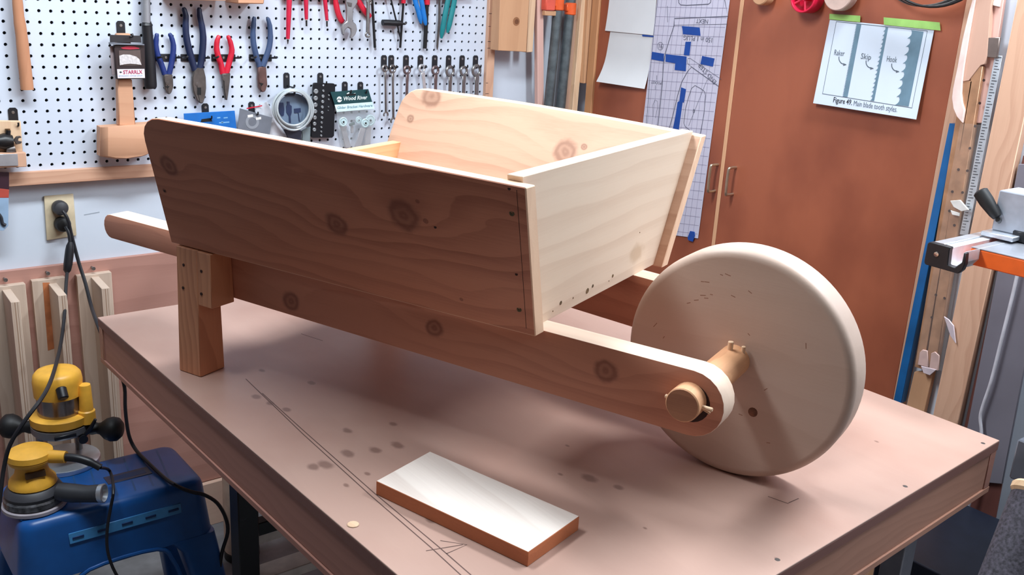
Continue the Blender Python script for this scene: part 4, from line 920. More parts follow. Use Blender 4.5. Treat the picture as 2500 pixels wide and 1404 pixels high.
sc_ = tp(86, 1232, ZS); sc_.z = ZS + .02
sa = thing('orbital_sander', 'yellow and black orbital sander at the front corner of the blue stool', 'sander', sc_)
B().lathe(sc_, up, [(2.35, 0), (2.5, .08), (2.5, .35), (2.4, .42)], 36).done('sanding_pad', plain('pale_grey_pad', (176, 168, 176), .7), sa)
B().lathe(sc_ + up * .42, up, [(2.2, 0), (2.35, .1), (2.35, .55), (2.2, .7)], 36).done('clear_skirt', plain('smoky_skirt', (90, 90, 94), .2, .3, var=.3, scale=90), sa)
B().lathe(sc_ + up * 1.1, up, [(2.2, 0), (2.25, .3), (2.0, .75), (1.7, .9)], 30).done('shroud', plain('dark_grey_housing', (62, 62, 68), .5), sa)
B().lathe(sc_ + up * 1.95, up, [(1.75, 0), (1.85, .1), (1.78, .5), (1.35, 1.0), (1.22, 1.5), (1.28, 2.0)], 30).done('body', M_yel, sa)
B().box((-.75, -1.42, 3.05), (.75, -1.1, 3.6), .05, M=Matrix.Translation(sc_)).done('vent_panel', plain('dark_brown_vent', (84, 58, 34), .5), sa)
B().lathe(sc_ + up * 3.95, up, [(1.25, 0), (1.65, .1), (1.75, .35), (1.72, .42), (1.78, .5), (1.72, .95), (1.3, 1.18), (.01, 1.25)], 30).done('grip_cap', M_yel, sa)
q = sc_ + up * 4.5 + rd * 1.3
B().tube([q, q + rd * 1.6], [.55, .5], 12).done('cap_neck', M_yel, sa)
q2 = q + rd * 1.55
B().tube(smoothpts([q2, q2 + rd * 1.0 - up * .05, q2 + rd * 2.0 - up * .35, q2 + rd * 2.8 - up * .8]), [.34] * 9 + [.3] * 4, 10).done('cord_sleeve', M_black, sa)
q3 = q2 + rd * 2.8 - up * .8
cpts = [q3, on(1, sc_.y - .6, 268, 1150), on(1, -22.4, 277, 1195), on(1, -22.6, 270, 1240), on(1, -22.9, 262, 1290), on(1, -23.2, 262, 1340), on(1, -23.4, 275, 1385), on(1, -23.6, 300, 1430)]
B().tube(smoothpts(cpts, 4), .13, 8).done('cable', M_cord, sa)
q = sc_ + up * 1.5 + rd * 1.9 + Vector((0, -.4, 0))
B().tube([q, q + rd * 1.2 - up * .1, q + rd * 2.4 - up * .1, q + rd * 3.4], [.75, .78, .7, .74], 14).done('dust_spout', plain('dark_spout', (52, 54, 60), .5), sa)
q = q + rd * 3.4
B().lathe(q, rd + up * .1, [(.74, 0), (.8, .4), (.7, .42), (.5, .1), (.01, .1)], 16).done('spout_end', M_alu, sa)

# ------------------------------------------------------------------ under the bench
t = thing('cardboard_tube', 'cream cylinder with a black foot standing on the floor behind the bench leg', 'tube', on(2, FLOOR, 610, 1350))
p = on(2, FLOOR, 606, 1345); p.y = -8; p.x = 17.2
B().cyl(p + up * .9, p + up * 22, 1.85, 24, .1).done('body', plain('cream_card', (214, 188, 168), .6), t)
B().cyl(p, p + up * .95, 1.9, 24, .1).done('foot', M_rubber, t)
# ------------------------------------------------------------------ lumber and clamps in the corner
t = thing('jig_block', 'thick tan board with a drilled hole hanging on the white wall beside the pegboard', 'board', wp(1255, 125, 1))
ff_ = [wp(x, y, 2.4) for x, y in C4([(165, -60), (440, -60), (410, 495), (140, 482)])]
M_tan = wood('tan_board', (206, 158, 120), (176, 126, 90), 2, 0, rings=8, contrast=.5)
B().prism(ff_, (0, 1.6, 0), .04).done('body', M_tan, t)
rr_ = [wp(x, y, 1.9) for x, y in C4([(440, -60), (505, -60), (470, 495), (412, 500)])]
B().prism(rr_, (0, 1.2, 0), .03).done('side_strip', M_pine, t)
p = wp(1180 + 315 / 3.906, 205 / 3.906, 2.41)
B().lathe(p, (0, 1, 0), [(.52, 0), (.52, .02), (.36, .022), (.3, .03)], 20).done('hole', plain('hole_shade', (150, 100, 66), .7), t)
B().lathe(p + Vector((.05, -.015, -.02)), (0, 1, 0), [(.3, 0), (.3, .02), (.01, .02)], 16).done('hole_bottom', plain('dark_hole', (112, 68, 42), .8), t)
CZ0 = -50
def stick(name, label, cat, p_top, p_bot, wx, wy, d, mat, extend=True, group=None):
    """upright strip whose photo centre line runs p_top -> p_bot (C4 crop), standing on the floor or ending at p_bot"""
    a = W(C4([p_top]), d)[0]; b2 = W(C4([p_bot]), d)[0]
    dr = (b2 - a); dr.y = 0; a2 = a - dr * .25
    b3 = a + dr * ((FLOOR - a.z) / dr.z) if extend else b2
    r = Vector((wx / 2, 0, 0)); k = Vector((0, wy, 0))
    return B().hexa([b3 - r, b3 + r, b3 + r + k, b3 - r + k], [a2 - r, a2 + r, a2 + r + k, a2 - r + k], .04).done(name, mat, label=label, cat=cat, group=group)
M_pinkw = wood('pinkish_strip', (222, 180, 168), (190, 142, 130), 2, 0, rings=6, contrast=.5)
M_taupe = wood('taupe_strip', (186, 152, 132), (150, 114, 96), 2, 0, rings=6, contrast=.6)
stick('lumber_strip', 'pinkish wood strip leaning left of the pipe clamps', 'lumber', (545, 0), (550, 1030), 1.0, .7, 1.6, M_pinkw)
stick('lumber_strip', 'grey brown wood strip just right of the pipe clamps', 'lumber', (905, 0), (800, 1080), .85, .7, 1.9, M_taupe)
stick('lumber_strip', 'pale wood strip leaning in the corner between two darker strips', 'lumber', (965, 0), (870, 1085), .9, .9, 2.6, M_pine)
stick('lumber_strip', 'short tan strip hanging in the corner beside the cabinet edge', 'lumber', (1030, -20), (980, 795), 1.0, .8, 3.2, M_tan, False)
for i, (tp_, bt_, d_, lab, ring_y) in enumerate((((722, -20), (618, 1040), 2.2, 'grey pipe clamp with orange collar, left one of the pair', 40), ((838, -20), (732, 1070), 2.0, 'grey pipe clamp with orange collar, right one of the pair', 85))):
    a = W(C4([tp_]), d_)[0]; b2 = W(C4([bt_]), d_)[0]; dr = b2 - a; e_ = a + dr * ((FLOOR - a.z) / dr.z)
    t = thing('pipe_clamp', lab, 'clamp', e_, group='pipe clamps in the corner')
    B().tube([a - dr * .25, e_], .62, 16).done('pipe', plain('galvanised_pipe', (98, 106, 110), .45, .5, var=.12, scale=40), t)
    M_or = plain('orange_clamp_paint', (232, 96, 44), .4)
    k = W(C4([(tp_[0] - 8, ring_y)]), d_)[0]
    B().cyl(k + Vector((0, 0, -.75)), k + Vector((0, 0, .75)), .74, 18, .1).box((k.x - .9, k.y - .4, k.z - .3), (k.x, k.y + .4, k.z + .6), .08).done('clamp_head', M_or, t)
    if i == 0:
        k2 = W(C4([(620, 45)]), d_)[0]
        B().box((k2.x - .8, k2.y - .5, k2.z - .7), (k2.x + .8, k2.y + .5, k2.z + 1.4), .12).done('jaw', plain('red_orange_jaw', (222, 92, 74), .5), t)
        B().box((k2.x - .7, k2.y - .3, k2.z - 1.3), (k2.x + 1.6, k2.y + .3, k2.z - .72), .05).done('jaw_pad', M_tan, t)

# ------------------------------------------------------------------ cabinet with two doors
M_door = wood('stained_birch_door', (168, 94, 66), (150, 80, 56), 2, 1, rings=1.5, fibre=.4, contrast=.35, rough=.42, blotch=.7, blotchcol=(122, 60, 42), warp=2.0)
M_edge = wood('door_edge_strip', (224, 172, 132), (192, 138, 100), 2, 1, rings=10, contrast=.5)
cab = thing('cabinet', 'tall built-in cabinet with two reddish brown stained doors', 'cabinet', (68.8, -28, FLOOR))
B().box((68.72, -54.4, FLOOR), (70, -3.9, 20), 0).done('carcass', M_fir, cab, smooth=False)
yl0, ysp, yr1 = -4.7, -27.25, -52.05
d1 = B().box((68, ysp + .52, FLOOR + 4), (68.7, yl0 - .0, 18), .03).done('door', M_door, cab)
d2 = B().box((68, yr1, FLOOR + 4), (68.7, ysp - .02, 18), .03).done('door', M_door, cab)
B().box((67.98, ysp, FLOOR + 4), (68.7, ysp + .5, 18), .02).done('edge_strip', M_edge, cab)
B().box((67.7, -4.65, FLOOR), (70, -3.4, 20), .04).done('frame_stile', wood('stile_left', (206, 150, 106), (176, 118, 80), 2, 1, rings=10, contrast=.5), cab)
B().box((67.9, -54.4, FLOOR), (68.7, -52.1, 20), .04).done('frame_stile', M_fir, cab)
for d_, top_, bot_ in ((d1, (1753, 402), (1746, 466)), (d2, (1797, 409), (1790, 474))):
    A_, Z_ = cp(*top_), cp(*bot_); Z_.y = A_.y
    o = Vector((-1.25, 0, 0))
    B().tube(smoothpts([A_, A_ + o * .75, A_ + o + Vector((0, 0, -.3)), Z_ + o + Vector((0, 0, .3)), Z_ + o * .75, Z_], 5), .17, 10).done('handle', plain('satin_nickel', (196, 182, 160), .3, .9), d_)

# papers on the left door
def sheet(name, label, corners, d, mat, cat='paper', curl=0.0):
    b_ = B(); n = 8; v = []; f = []
    c = C(corners, d)
    for j in range(n + 1):
        for i in range(3):
            s_, q = i / 2, j / n; p = (c[0].lerp(c[1], s_)).lerp(c[3].lerp(c[2], s_), q)
            v.append(p + Vector((-curl * max(0, q - .45) ** 2 * 3.3 * (1.2 - s_ * .6), 0, 0)))
    m_ = len(v); v += [p + Vector((.02, 0, 0)) for p in v]
    for j in range(n):
        for i in range(2):
            a_ = j * 3 + i; f.append((a_, a_ + 1, a_ + 4, a_ + 3)); f.append((m_ + a_, m_ + a_ + 3, m_ + a_ + 4, m_ + a_ + 1))
    edge = [0, 1, 2] + [3 * j + 2 for j in range(1, n + 1)] + [3 * n + 1, 3 * n] + [3 * j for j in range(n - 1, 0, -1)]
    for k in range(len(edge)): f.append((edge[k], edge[(k + 1) % len(edge)], m_ + edge[(k + 1) % len(edge)], m_ + edge[k]))
    b_._add(v, f); return b_.done(name, mat, label=label, cat=cat) if isinstance(label, str) else b_.done(name, mat, label)
sheet('paper_sheet', 'upper blank white paper sheet taped to the left cabinet door', [(1492, -40), (1606, -40), (1595, 86), (1479, 75)], .12, M_paper, curl=.12)
sheet('paper_sheet', 'lower blank white paper sheet with a curling edge on the left cabinet door', [(1491, 72), (1594, 84), (1580, 217), (1469, 199)], .08, M_paper, curl=.8)
# large gridded pattern sheet
pat = thing('pattern_sheet', 'tall gridded woodworking pattern held to the left door with blue tape', 'drawing', cp(1640, 580, .2))
M_pat = plain('lilac_white_paper', (206, 204, 222), .7, var=.02, scale=5)
L_at = lambda y: 1606 - (y + 10) * .112; R_at = lambda y: 1782 - y * .135
pc = [cp(1609, -40, .1), cp(1787, -40, .1), cp(1704, 582, .1), cp(1540, 560, .1)]
B().prism([p + Vector((-.02, 0, 0)) for p in pc], (.04, 0, 0)).done('sheet', M_pat, pat, smooth=False)
nx_ = Vector((-1, 0, 0)); M_grid = plain('grey_grid_line', (150, 146, 172), .7); gr = B()
def PQ(s_, q, e=.135):
    p = pc[0].lerp(pc[1], s_).lerp(pc[3].lerp(pc[2], s_), q); return Vector((68 - e, p.y, p.z))
for k in range(0, 28): gr.ribbon([PQ(0.01, (k + .5) / 28), PQ(.99, (k + .5) / 28)], nx_, .045)
for k in range(1, 14): gr.ribbon([PQ(k / 14, 0.0), PQ(k / 14, 1)], nx_, .035)
gr.done('grid', M_grid, pat, smooth=False)
M_line = plain('dark_grey_line', (88, 90, 108), .7); dl = B()
def dl_(pts, w_=.09, cl=False): dl.ribbon([cp(x, y, .14) for x, y in CB(pts)], nx_, w_, cl)
dl_([(400, -20), (402, 30), (420, 50), (480, 54), (700, 42), (722, 25), (728, -20)])
dl_([(860, -20), (897, 165), (357, 187), (355, 255), (300, 420), (265, 540), (245, 640), (235, 850), (215, 1050), (185, 1310)])
dl_([(357, 255), (890, 243)], .05); dl_([(190, 0), (150, 330), (110, 750), (95, 1000), (70, 1290)], .06)
dl_([(800, 870), (530, 675), (490, 720), (430, 830), (390, 960), (345, 1150), (295, 1330)])
dl_([(490, 590), (515, 588), (830, 800)], .05); dl_([(485, 600), (490, 640), (530, 675)], .05)
dl_(smooth_ := [(565, 862), (625, 895), (662, 925), (670, 960), (655, 1150), (620, 1340), (600, 1370), (570, 1360), (465, 1275), (452, 1240), (470, 1090), (500, 980), (530, 890)], .07, True)
dl_([(690, 800), (660, 870), (500, 1270)], .04); dl_([(140, 1180), (140, 1060), (160, 1008), (185, 1020), (188, 1080), (165, 1190)], .04); dl_([(285, 60), (290, 225)], .05)
for k in range(24): q = k / 24 * 2 * math.pi; dl.ribbon([cp(*CB([(215 + 30 * math.cos(q), 465 + 38 * math.sin(q))])[0], .14), cp(*CB([(215 + 30 * math.cos(q + .27), 465 + 38 * math.sin(q + .27))])[0], .14)], nx_, .05)
dl_([(180, 760), (178, 805)], .05); dl_([(165, 860), (163, 905)], .05)
dl.done('drawn_line', M_line, pat, smooth=False)
YR = Vector((0, -1, 0))
def ptxt(s_, x, y, size, rot180=False, tilt=0.0):
    p = cp(*CB([(x, y)])[0], .145); c_, n_ = math.cos(tilt), math.sin(tilt)
    xd = Vector((0, -c_, n_)); yd = Vector((0, n_, c_))
    if rot180: xd, yd = -xd, -yd
    text(s_, p, xd, yd, size, M_line, pat)
ptxt('16', 215, 467, .75); ptxt('NEXT', 637, 212, .7, True); ptxt('150 in 1 PLUG', 595, 390, .75, True); ptxt('END STEP', 690, 742, .75, True, -.6); ptxt('POCKET', 175, 832, .45, True); ptxt('B', 553, 1120, .6)
M_btape = plain('blue_masking_tape', (16, 72, 158), .6, var=.05)
for i, pg_ in enumerate(([(432, 262), (612, 278), (620, 360), (445, 345), (438, 290)], [(470, 422), (525, 420), (508, 560), (452, 556)], [(133, 522), (252, 542), (248, 620), (125, 598)], [(270, 546), (480, 570), (472, 718), (360, 705), (366, 638), (268, 622)], [(638, 564), (762, 590), (745, 672), (620, 645)],
              [(425, 880), (475, 900), (452, 1035), (440, 1030), (400, 1315), (385, 1345), (330, 1340), (345, 1285), (372, 1150), (390, 1028), (408, 1020)], [(32, 348), (148, 362), (142, 374), (35, 366)])):
    B().prism([cp(x, y, .145) for x, y in CB(pg_)], (-.02, 0, 0)).done('masking_tape', M_btape, pat, smooth=False)
B().prism([cp(x, y, .15) for x, y in ((1686, 564), (1696, 566), (1697, 575), (1692, 590), (1681, 586), (1680, 580))], (-.1, 0, 0)).done('masking_tape', M_btape, pat, smooth=False)
# blade tooth chart on the right door
ch = thing('tooth_chart', 'white printed chart of saw blade tooth styles taped to the right cabinet door', 'poster', cp(2110, 290, .3))
M_chart = plain('bluish_white_paper', (214, 226, 240), .7, var=.01, scale=5)
co = [cp(2026, 48, .15), cp(2281, 72, .15), cp(2237, 292, .55), cp(1985, 252, .55)]
B().hexa([p + Vector((-.015, 0, 0)) for p in co], [p + Vector((.015, 0, 0)) for p in co]).done('sheet', M_chart, ch, smooth=False)
def CH(x, y, e=.03):      # C5-crop pixel onto the tilted sheet
    px, py = 1800 + x / 3.51, y / 3.51
    n_ = (co[1] - co[0]).cross(co[3] - co[0]); d_ = ray(px, py); p = CAM + d_ * ((co[0] - CAM).dot(n_) / d_.dot(n_)); return p + Vector((-e, 0, 0))
M_bl = plain('grey_blue_print', (104, 134, 152), .7); M_gl = plain('grey_print_line', (92, 104, 116), .7)
fr = B(); fr.ribbon([CH(*q) for q in ((850, 185), (1630, 265), (1498, 925), (732, 803))], nx_, .07, True); fr.done('frame_line', M_gl, ch, smooth=False)
def saw(xt0, yt0, xb0, yb0, wr_t, wr_b, n, depth, round_):
    bl = B()
    for k in range(n):
        q0, q1 = k / n, (k + 1) / n
        a0 = (xt0 + (xb0 - xt0) * q0, yt0 + (yb0 - yt0) * q0); a1 = (xt0 + (xb0 - xt0) * q1, yt0 + (yb0 - yt0) * q1)
        w0, w1 = wr_t + (wr_b - wr_t) * q0, wr_t + (wr_b - wr_t) * q1
        if round_: left = [(a0[0], a0[1])] + [(a0[0] * (1 - h_) + a1[0] * h_ - depth * (o_), a0[1] * (1 - h_) + a1[1] * h_) for h_, o_ in ((.12, -.45), (.35, -.7), (.6, -.55), (.82, .1), (1.0, 1.0))] + [a1]
        else: left = [a0, (a0[0] * .35 + a1[0] * .65 - depth, a0[1] * .35 + a1[1] * .65), a1]
        pts = left + [(a1[0] + w1, a1[1] + w1 * .13), (a0[0] + w0, a0[1] + w0 * .13)]
        bl.prism([CH(*q) for q in pts], (-.01, 0, 0))
    bl.done('printed_blade', M_bl, ch, smooth=False)
saw(1030, 205, 912, 828, 34, 34, 46, 10, False); saw(1268, 232, 1148, 862, 26, 26, 17, 9, True); saw(1490, 258, 1372, 900, 108, 98, 9, 18, True)
for s_, x, y in (('Raker', 876, 455), ('Skip', 1105, 487), ('Hook', 1325, 510)):
    text(s_, CH(x, y, .04), CH(x + 100, y + 12, .04) - CH(x, y, .04), CH(x + 10, y - 60, .04) - CH(x, y, .04), .78, M_gl, ch, width=abs(CH(x + 44, y).y - CH(x - 44, y).y))
ar = B()
for x, y in ((873, 485), (1105, 518), (1325, 545)):
    ar.ribbon(smoothpts([CH(x, y), CH(x + 2, y + 30), CH(x + 22, y + 58), CH(x + 60, y + 68)]), nx_, .09); ar.prism([CH(x + 38, y + 56), CH(x + 66, y + 70), CH(x + 36, y + 78)], (-.01, 0, 0))
ar.done('arrow', M_gl, ch, smooth=False)
ux = CH(1100, 905, .04) - CH(1000, 890, .04); uy = CH(1008, 840, .04) - CH(1000, 890, .04)
text('Figure 49.', CH(905, 868, .04), ux, uy, .74, M_ink, ch, bold=.012, width=(CH(985, 880) - CH(825, 855)).length)
text('Main blade tooth styles.', CH(1183, 912, .04), ux, uy, .74, M_gl, ch, width=(CH(1370, 942) - CH(998, 885)).length)
M_gtape = plain('green_masking_tape', (150, 196, 104), .6)
for pg_ in ([(792, 118), (1055, 135), (1053, 190), (790, 165)], [(1255, 148), (1735, 192), (1742, 262), (1257, 212)]):
    B().prism([cp(1800 + x / 3.51, y / 3.51, .24) for x, y in pg_], (-.03, 0, 0)).done('masking_tape', M_gtape, ch, smooth=False)

# things hanging above the right door, cut by the top of the picture
t = thing('push_block_cap', 'bright red spoked plastic cap at the top of the right cabinet door', 'cap', cp(1962, 20, 1))
c_ = cp(1964, -6, 1.4); xn = Vector((-1, 0, 0)); M_redp = plain('red_plastic', (206, 22, 60), .35)
B().ring(c_ + Vector((.5, 0, 0)), xn, 1.5, 1.3, 1.6, 32).lathe(c_ + Vector((1.15, 0, 0)), xn, [(1.45, 0), (1.45, .15), (.01, .16)], 28).done('cup', M_redp, t)
sp = B()
for k in range(5):
    q = k * 72 * D2R - .5; a2 = Vector((0, math.cos(q), math.sin(q))); sp.tube([c_ + Vector((.1, 0, 0)), c_ + a2 * 1.4 + Vector((.1, 0, 0))], .11, 6)
sp.done('spoke', plain('pale_red_plastic', (222, 60, 90), .35), t)
B().cyl(c_ + Vector((1.1, 0, 0)), c_ + Vector((-.1, 0, 0)), .3, 14).done('hub', M_redp, t)
t = thing('wooden_disc', 'pale round wooden disc beside the red cap at the top of the picture', 'disc', cp(2045, 15, .8))
B().cyl(cp(2045, -16, 1.4), cp(2045, -16, 1.4) + Vector((1.2, 0, 0)), 1.62, 32, .08).done('disc', plain('pale_beige_wood', (204, 176, 164), .55), t)
B().cyl(cp(2045, -16, .2), cp(2045, -16, .2) + Vector((.2, 0, 0)), .25, 10).done('peg', M_steel, t)
t = thing('saw_blade_coil', 'coiled steel band saw blade hanging above the right cabinet door', 'saw blade', cp(2270, 10, .8))
for k in range(4):
    c_ = cp(2270 + 8 * k, -112 - 3 * k, 1.1 + .25 * k); R0 = 5.0 + .12 * k
    B().tube([c_ + Vector((0, R0 * math.cos(q * math.pi / 24), R0 * .9 * math.sin(q * math.pi / 24))) for q in range(48)], .12, 6, closed=True).done('blade_loop', M_blackmetal if k % 2 else M_steel, t)
B().cyl(cp(2270, -250, 1.5), cp(2270, -250, 1.5) + Vector((1.5, 0, 0)), .2, 10).done('peg', M_steel, t)
t = thing('brush_block', 'tan wooden knob hanging above the cabinet door split', 'knob', cp(1855, 2, .5))
B().cyl(cp(1855, -14, 1.5), cp(1855, -14, 1.5) + Vector((1.3, 0, 0)), 1.1, 24, .1).done('knob', M_tan, t)

# ------------------------------------------------------------------ right of the cabinet
WR_ = lambda x, y, d=0.0: on(0, 69.9 - d, x, y)
WB = 67.75
def wstrip(name, label, cat, pts, d, thick, mat, parent=None, bev=.03, **k):
    b_ = B().prism([on(0, WB - d, x, y) for x, y in pts], (-thick, 0, 0), bev)
    return b_.done(name, mat, parent) if parent else b_.done(name, mat, label=label, cat=cat, **k)
# blue level
wstrip('spirit_level', 'long blue painted bar standing against the wall right of the cabinet', 'level', ((2330, 300), (2348, 303), (2212, 980), (2193, 975)), .1, .9, plain('blue_level_paint', (22, 92, 150), .4, var=.15, scale=8))
# brass rails in a sleeve
M_brass = plain('brown_brass', (176, 132, 100), .4, .25, var=.1)
rl = thing('shelf_rail_pair', 'pair of brown metal rails with holes in a clear plastic sleeve', 'rail', on(0, 69, 2250, 980))
rb1 = on(0, 69, 2418, 120); 
wstrip('rail', 0, 0, ((2360, 195), (2384, 198), (2264, 898), (2243, 892)), .3, .8, M_brass, rl); wstrip('rail', 0, 0, ((2386, 160), (2410, 162), (2293, 902), (2268, 899)), .3, .8, M_brass, rl)
dh = B()
for x, y in ((2340, 414), (2362, 417), (2325, 468), (2350, 470), (2402, 196), (2392, 252), (2381, 308), (2368, 362), (2318, 515), (2330, 550), (2285, 720), (2306, 728), (2275, 775)):
    p = on(0, WB - 1.12, x, y); dh.lathe(p, (-1, 0, 0), [(.13, 0), (.13, .02), (.01, .02)], 8)
dh.done('screw_hole', M_hole, rl)
wstrip('end_pad', 0, 0, ((2247, 860), (2254, 853), (2266, 856), (2268, 896), (2242, 890)), 1.15, .15, plain('pinkish_pad', (206, 172, 164), .5), rl, .04); wstrip('end_pad', 0, 0, ((2275, 862), (2284, 858), (2295, 868), (2292, 905), (2270, 900)), 1.15, .15, plain('pinkish_pad', (206, 172, 164), .5), rl, .04)
wstrip('plastic_wrap', 0, 0, ((2322, 490), (2346, 488), (2367, 512), (2350, 516), (2330, 505)), 1.2, .2, M_whiteplastic, rl); wstrip('plastic_wrap', 0, 0, ((2322, 513), (2345, 520), (2344, 528), (2326, 524)), 1.2, .15, M_whiteplastic, rl)
wstrip('plastic_wrap', 0, 0, ((2306, 772), (2318, 780), (2330, 795), (2335, 838), (2322, 820)), 1.2, .15, plain('pale_film_scrap', (206, 190, 196), .3), rl); wstrip('plastic_wrap', 0, 0, ((2250, 893), (2288, 902), (2272, 916), (2256, 910)), 1.2, .15, plain('pale_film_scrap', (206, 190, 196), .3), rl)
wstrip('sleeve', 0, 0, ((2345, 300), (2395, 305), (2300, 905), (2236, 890)), 1.4, .02, plain('clear_sleeve', (220, 210, 206), .08, alpha=.05), rl, 0)
wstrip('lower_board', 'tan board continuing to the floor below the rails', 'board', ((2240, 905), (2286, 905), (2150, 1500), (2104, 1500)), .1, .6, M_tan)
wstrip('backing_board', 'pale tan board behind the rails, against the wall right of the cabinet', 'board', ((2425, -60), (2466, -60), (2412, 300), (2373, 300)), .1, .5, M_pinkw)
# steel rule
rlr = thing('steel_rule', 'long pale steel rule hanging along the white wall strip', 'rule', on(0, 69, 2350, 570))
wstrip('blade', 0, 0, ((2430, 135), (2448, 137), (2364, 575), (2344, 572)), .75, .08, plain('pale_rule_steel', (196, 204, 212), .35, .4), rlr, .01)
tk = B()
for k in range(60):
    q = k / 60; x0 = 2432 + (2346 - 2432) * q; y0 = 140 + 428 * q; tk.ribbon([on(0, WB - .84, x0, y0), on(0, WB - .84, x0 + (8 if k % 4 else 13), y0 + 1)], (-1, 0, 0), .06)
tk.done('tick_marks', M_ink, rlr, smooth=False)
wstrip('clasp', 0, 0, ((2412, 92), (2445, 91), (2437, 142), (2414, 140)), .8, .3, plain('aged_nickel', (132, 118, 112), .35, .6), rlr, .05)
# curved template
t = thing('plywood_template', 'tan plywood template with a pale curved edge hanging over the cabinet stile', 'template', cp(2370, 200, 1))
XT = lambda pts, X: [on(0, X, x, y) for x, y in pts]
B().prism(XT(C5([(2045, -60), (2200, -60), (2170, 60), (2150, 330), (2140, 480), (2122, 548), (2085, 560), (1985, 690), (1925, 700), (1940, 560), (1990, 250)]), 66.6), (.7, 0, 0), .03).done('board', wood('template_ply', (200, 160, 140), (178, 134, 116), 2, 1, rings=4, contrast=.4), t)
B().prism(XT(C5([(2030, -60), (2048, -60), (1992, 250), (1942, 560), (1922, 720), (1916, 800), (1925, 880), (1945, 945), (1928, 1055), (1880, 1000), (1850, 930), (1838, 840), (1846, 760), (1880, 600), (1930, 330), (1985, 100)]), 66.4), (.9, 0, 0), .04).done('curved_edge', plain('pale_wood_edge', (232, 206, 198), .5), t)
B().prism(XT(C5([(2195, -60), (2262, -60), (2240, 58), (2190, 45)]), 66.9), (.3, 0, 0), .02).done('tag', M_whiteplastic, t)
# door-side trim post, recess, grey panel
B().prism([on(0, 69.98, x, y) for x, y in ((2440, -60), (2640, -60), (2330, 1600), (2120, 1600))], (-2.1, 0, 0), 0).done('trim_4', M_white, kind='structure', smooth=False)
po = B().prism([on(0, 67.8, x, y) for x, y in ((2509, -60), (2590, -60), (2248, 1500), (2190, 1500))], (-1.0, 0, 0), .06)
po.done('trim_3', M_fir, kind='structure')
# the panel behind the saw
gp = thing('grey_panel', 'tall grey panel with a reddish border behind the band saw table', 'panel', on(0, 67, 2400, 1040))
wstrip('border', 0, 0, ((2500, 380), (2600, 380), (2420, 1330), (2300, 1300)), .02, .15, wood('dark_red_wood', (112, 66, 58), (86, 48, 44), 2, 1, contrast=.4), gp, 0)  # dark red strip built where the recess beside the post lies
wstrip('face', 0, 0, ((2490, 400), (2600, 400), (2450, 1180), (2340, 1170)), .3, .3, plain('slate_grey_panel', (122, 118, 128), .45, var=.05, scale=5), gp, .05)
cw = B().tube(smoothpts([on(0, 66.6, x, y) for x, y in ((2486, 660), (2470, 730), (2445, 830), (2420, 930), (2400, 990), (2393, 1020), (2396, 1060), (2390, 1120), (2372, 1210), (2340, 1310), (2310, 1400), (2290, 1460))], 4), .15, 10)
cw.done('white_cord', plain('white_cord', (206, 204, 212), .5), label='white cord hanging down in front of the grey panel', cat='cord')

# ------------------------------------------------------------------ band saw table at the right edge
D0 = dp(2268, 600, 69); XS = D0.x
sw = thing('band_saw', 'band saw table with an orange edge, aluminium fence rail and black end cap', 'band saw', (XS + 14, D0.y - 8, FLOOR))
CF = crop(5.015, 2230, 420)
capp = CF([(172, 872), (200, 856), (340, 890), (455, 925), (440, 960), (420, 1140), (510, 1168), (592, 1110), (618, 988), (642, 994), (628, 1130), (596, 1205), (540, 1246), (140, 1132), (128, 1100)])
B().prism([on(0, XS, x, y) for x, y in capp], (.5, 0, 0), .05).done('end_cap', M_black, sw)
B().lathe(on(0, XS, *CF([(283, 1008)])[0]), (-1, 0, 0), [(.2, 0), (.18, .06), (.01, .08)], 14).done('cap_screw', M_chrome, sw)
top_ = [on(0, XS + .5, x, y) for x, y in CF([(195, 862), (335, 893), (335, 1090), (180, 1060)])]
B().prism(top_, (16, 0, 0), .04).done('fence_rail', M_alu, sw)
rr_ = [on(0, XS + .5, x, y) for x, y in CF([(345, 905), (455, 930), (425, 1130), (510, 1160), (590, 1108), (612, 995), (640, 975), (625, 1110), (520, 1200), (345, 1150)])]
B().prism(rr_, (16, 0, 0), .03).done('rail_channel', plain('pale_aluminium', (222, 224, 230), .35, .5), sw)
tz = on(0, XS + 2.6, 2370, 603).z; ty = on(0, XS + 2.6, 2370, 603).y
hgt = tz - on(0, XS + 2.6, 2365, 645).z
B().box((XS + 2.6, ty - 15, tz - hgt), (XS + 18, ty, tz - .06), .08).done('table_body', plain('orange_saw_paint', (240, 104, 34), .4, var=.04), sw)
B().box((XS + 2.62, ty - 15, tz - .05), (XS + 18, ty - .02, tz + .03), .02).done('table_top', plain('ground_cast_iron', (176, 178, 186), .3, .6), sw)
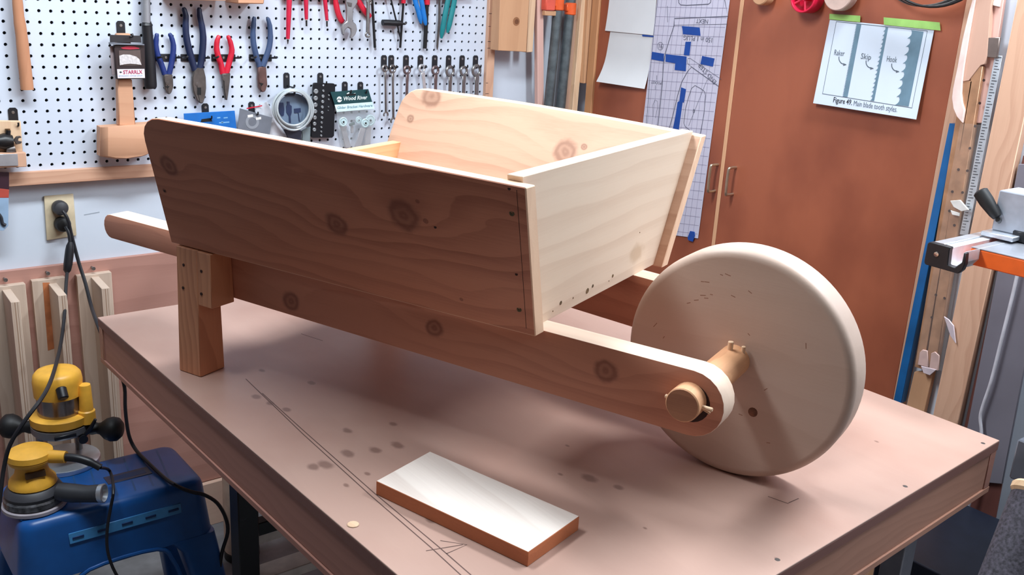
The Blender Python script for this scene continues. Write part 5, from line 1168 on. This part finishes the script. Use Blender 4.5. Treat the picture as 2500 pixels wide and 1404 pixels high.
fx = XS + 7.5
fq = dp(2500, 530, 72)
B().box((fx, ty - 13, tz + .55), (fx + 3.0, ty + 1.0, tz + 3.6), .08).done('fence', plain('grey_fence', (176, 182, 194), .4, .4), sw)
B().box((fx - 1.2, ty - 1.2, tz + .2), (fx + 5, ty + 1.2, tz + .55), .05).done('fence_shoe', M_alu, sw)
la, lb_ = on(0, fx - .4, 2434, 530), on(0, fx - .4, 2392, 466)
B().tube([la, la.lerp(lb_, .15), la.lerp(lb_, .6), lb_.lerp(la, .05), lb_], [.32, .42, .55, .55, .4], 14).done('fence_lever', M_rubber, sw)
B().tube([la + Vector((.2, 0, -.2)), la + Vector((1.6, -.2, -1.0))], .2, 8).done('lever_stem', M_steel, sw)
p = on(0, fx + .2, 2488, 590)
B().box((p.x - .3, p.y - .6, tz + .04), (p.x + 1.4, p.y + .5, tz + .9), .1).done('shoe_knob', M_black, sw)
B().box((XS + 9, ty - 13, -40), (XS + 15, ty - 4, tz - hgt), .1).done('trunnion', M_blackmetal, sw)
M_navyp = plain('dark_navy_steel', (26, 32, 48), .35)
B().box((XS + 5.2, ty - 16, FLOOR), (XS + 18.5, ty + 4, -40.2), .15).done('base_cabinet', M_navyp, sw)
# leaning dark roller at the lower right corner
a_, c_ = dp(2536, 1222, 50), dp(2452, 1440, 49)
dr = c_ - a_; e_ = a_ + dr * ((FLOOR + .6 - a_.z) / dr.z)
t = thing('roller_post', 'dark mottled round post with a pale wooden end at the lower right corner', 'post', e_)
B().cyl(a_, e_, 1.35, 28, .05).done('post', plain('mottled_dark_felt', (66, 62, 72), .8, var=.3, scale=220, bump=.4), t)
u_ = -dr.normalized()
B().cyl(a_, a_ + u_ * .6, 1.45, 28, .15).done('end_disc', wood('end_disc_wood', (226, 190, 152), (190, 146, 108), 2, 0), t)
p = dp(2484, 1072, 62)
t = B().box((p.x, p.y - 3, p.z - 2.8), (p.x + 3, p.y, p.z), .1).done('switch_box', plain('grey_box_paint', (92, 96, 106), .4), sw)
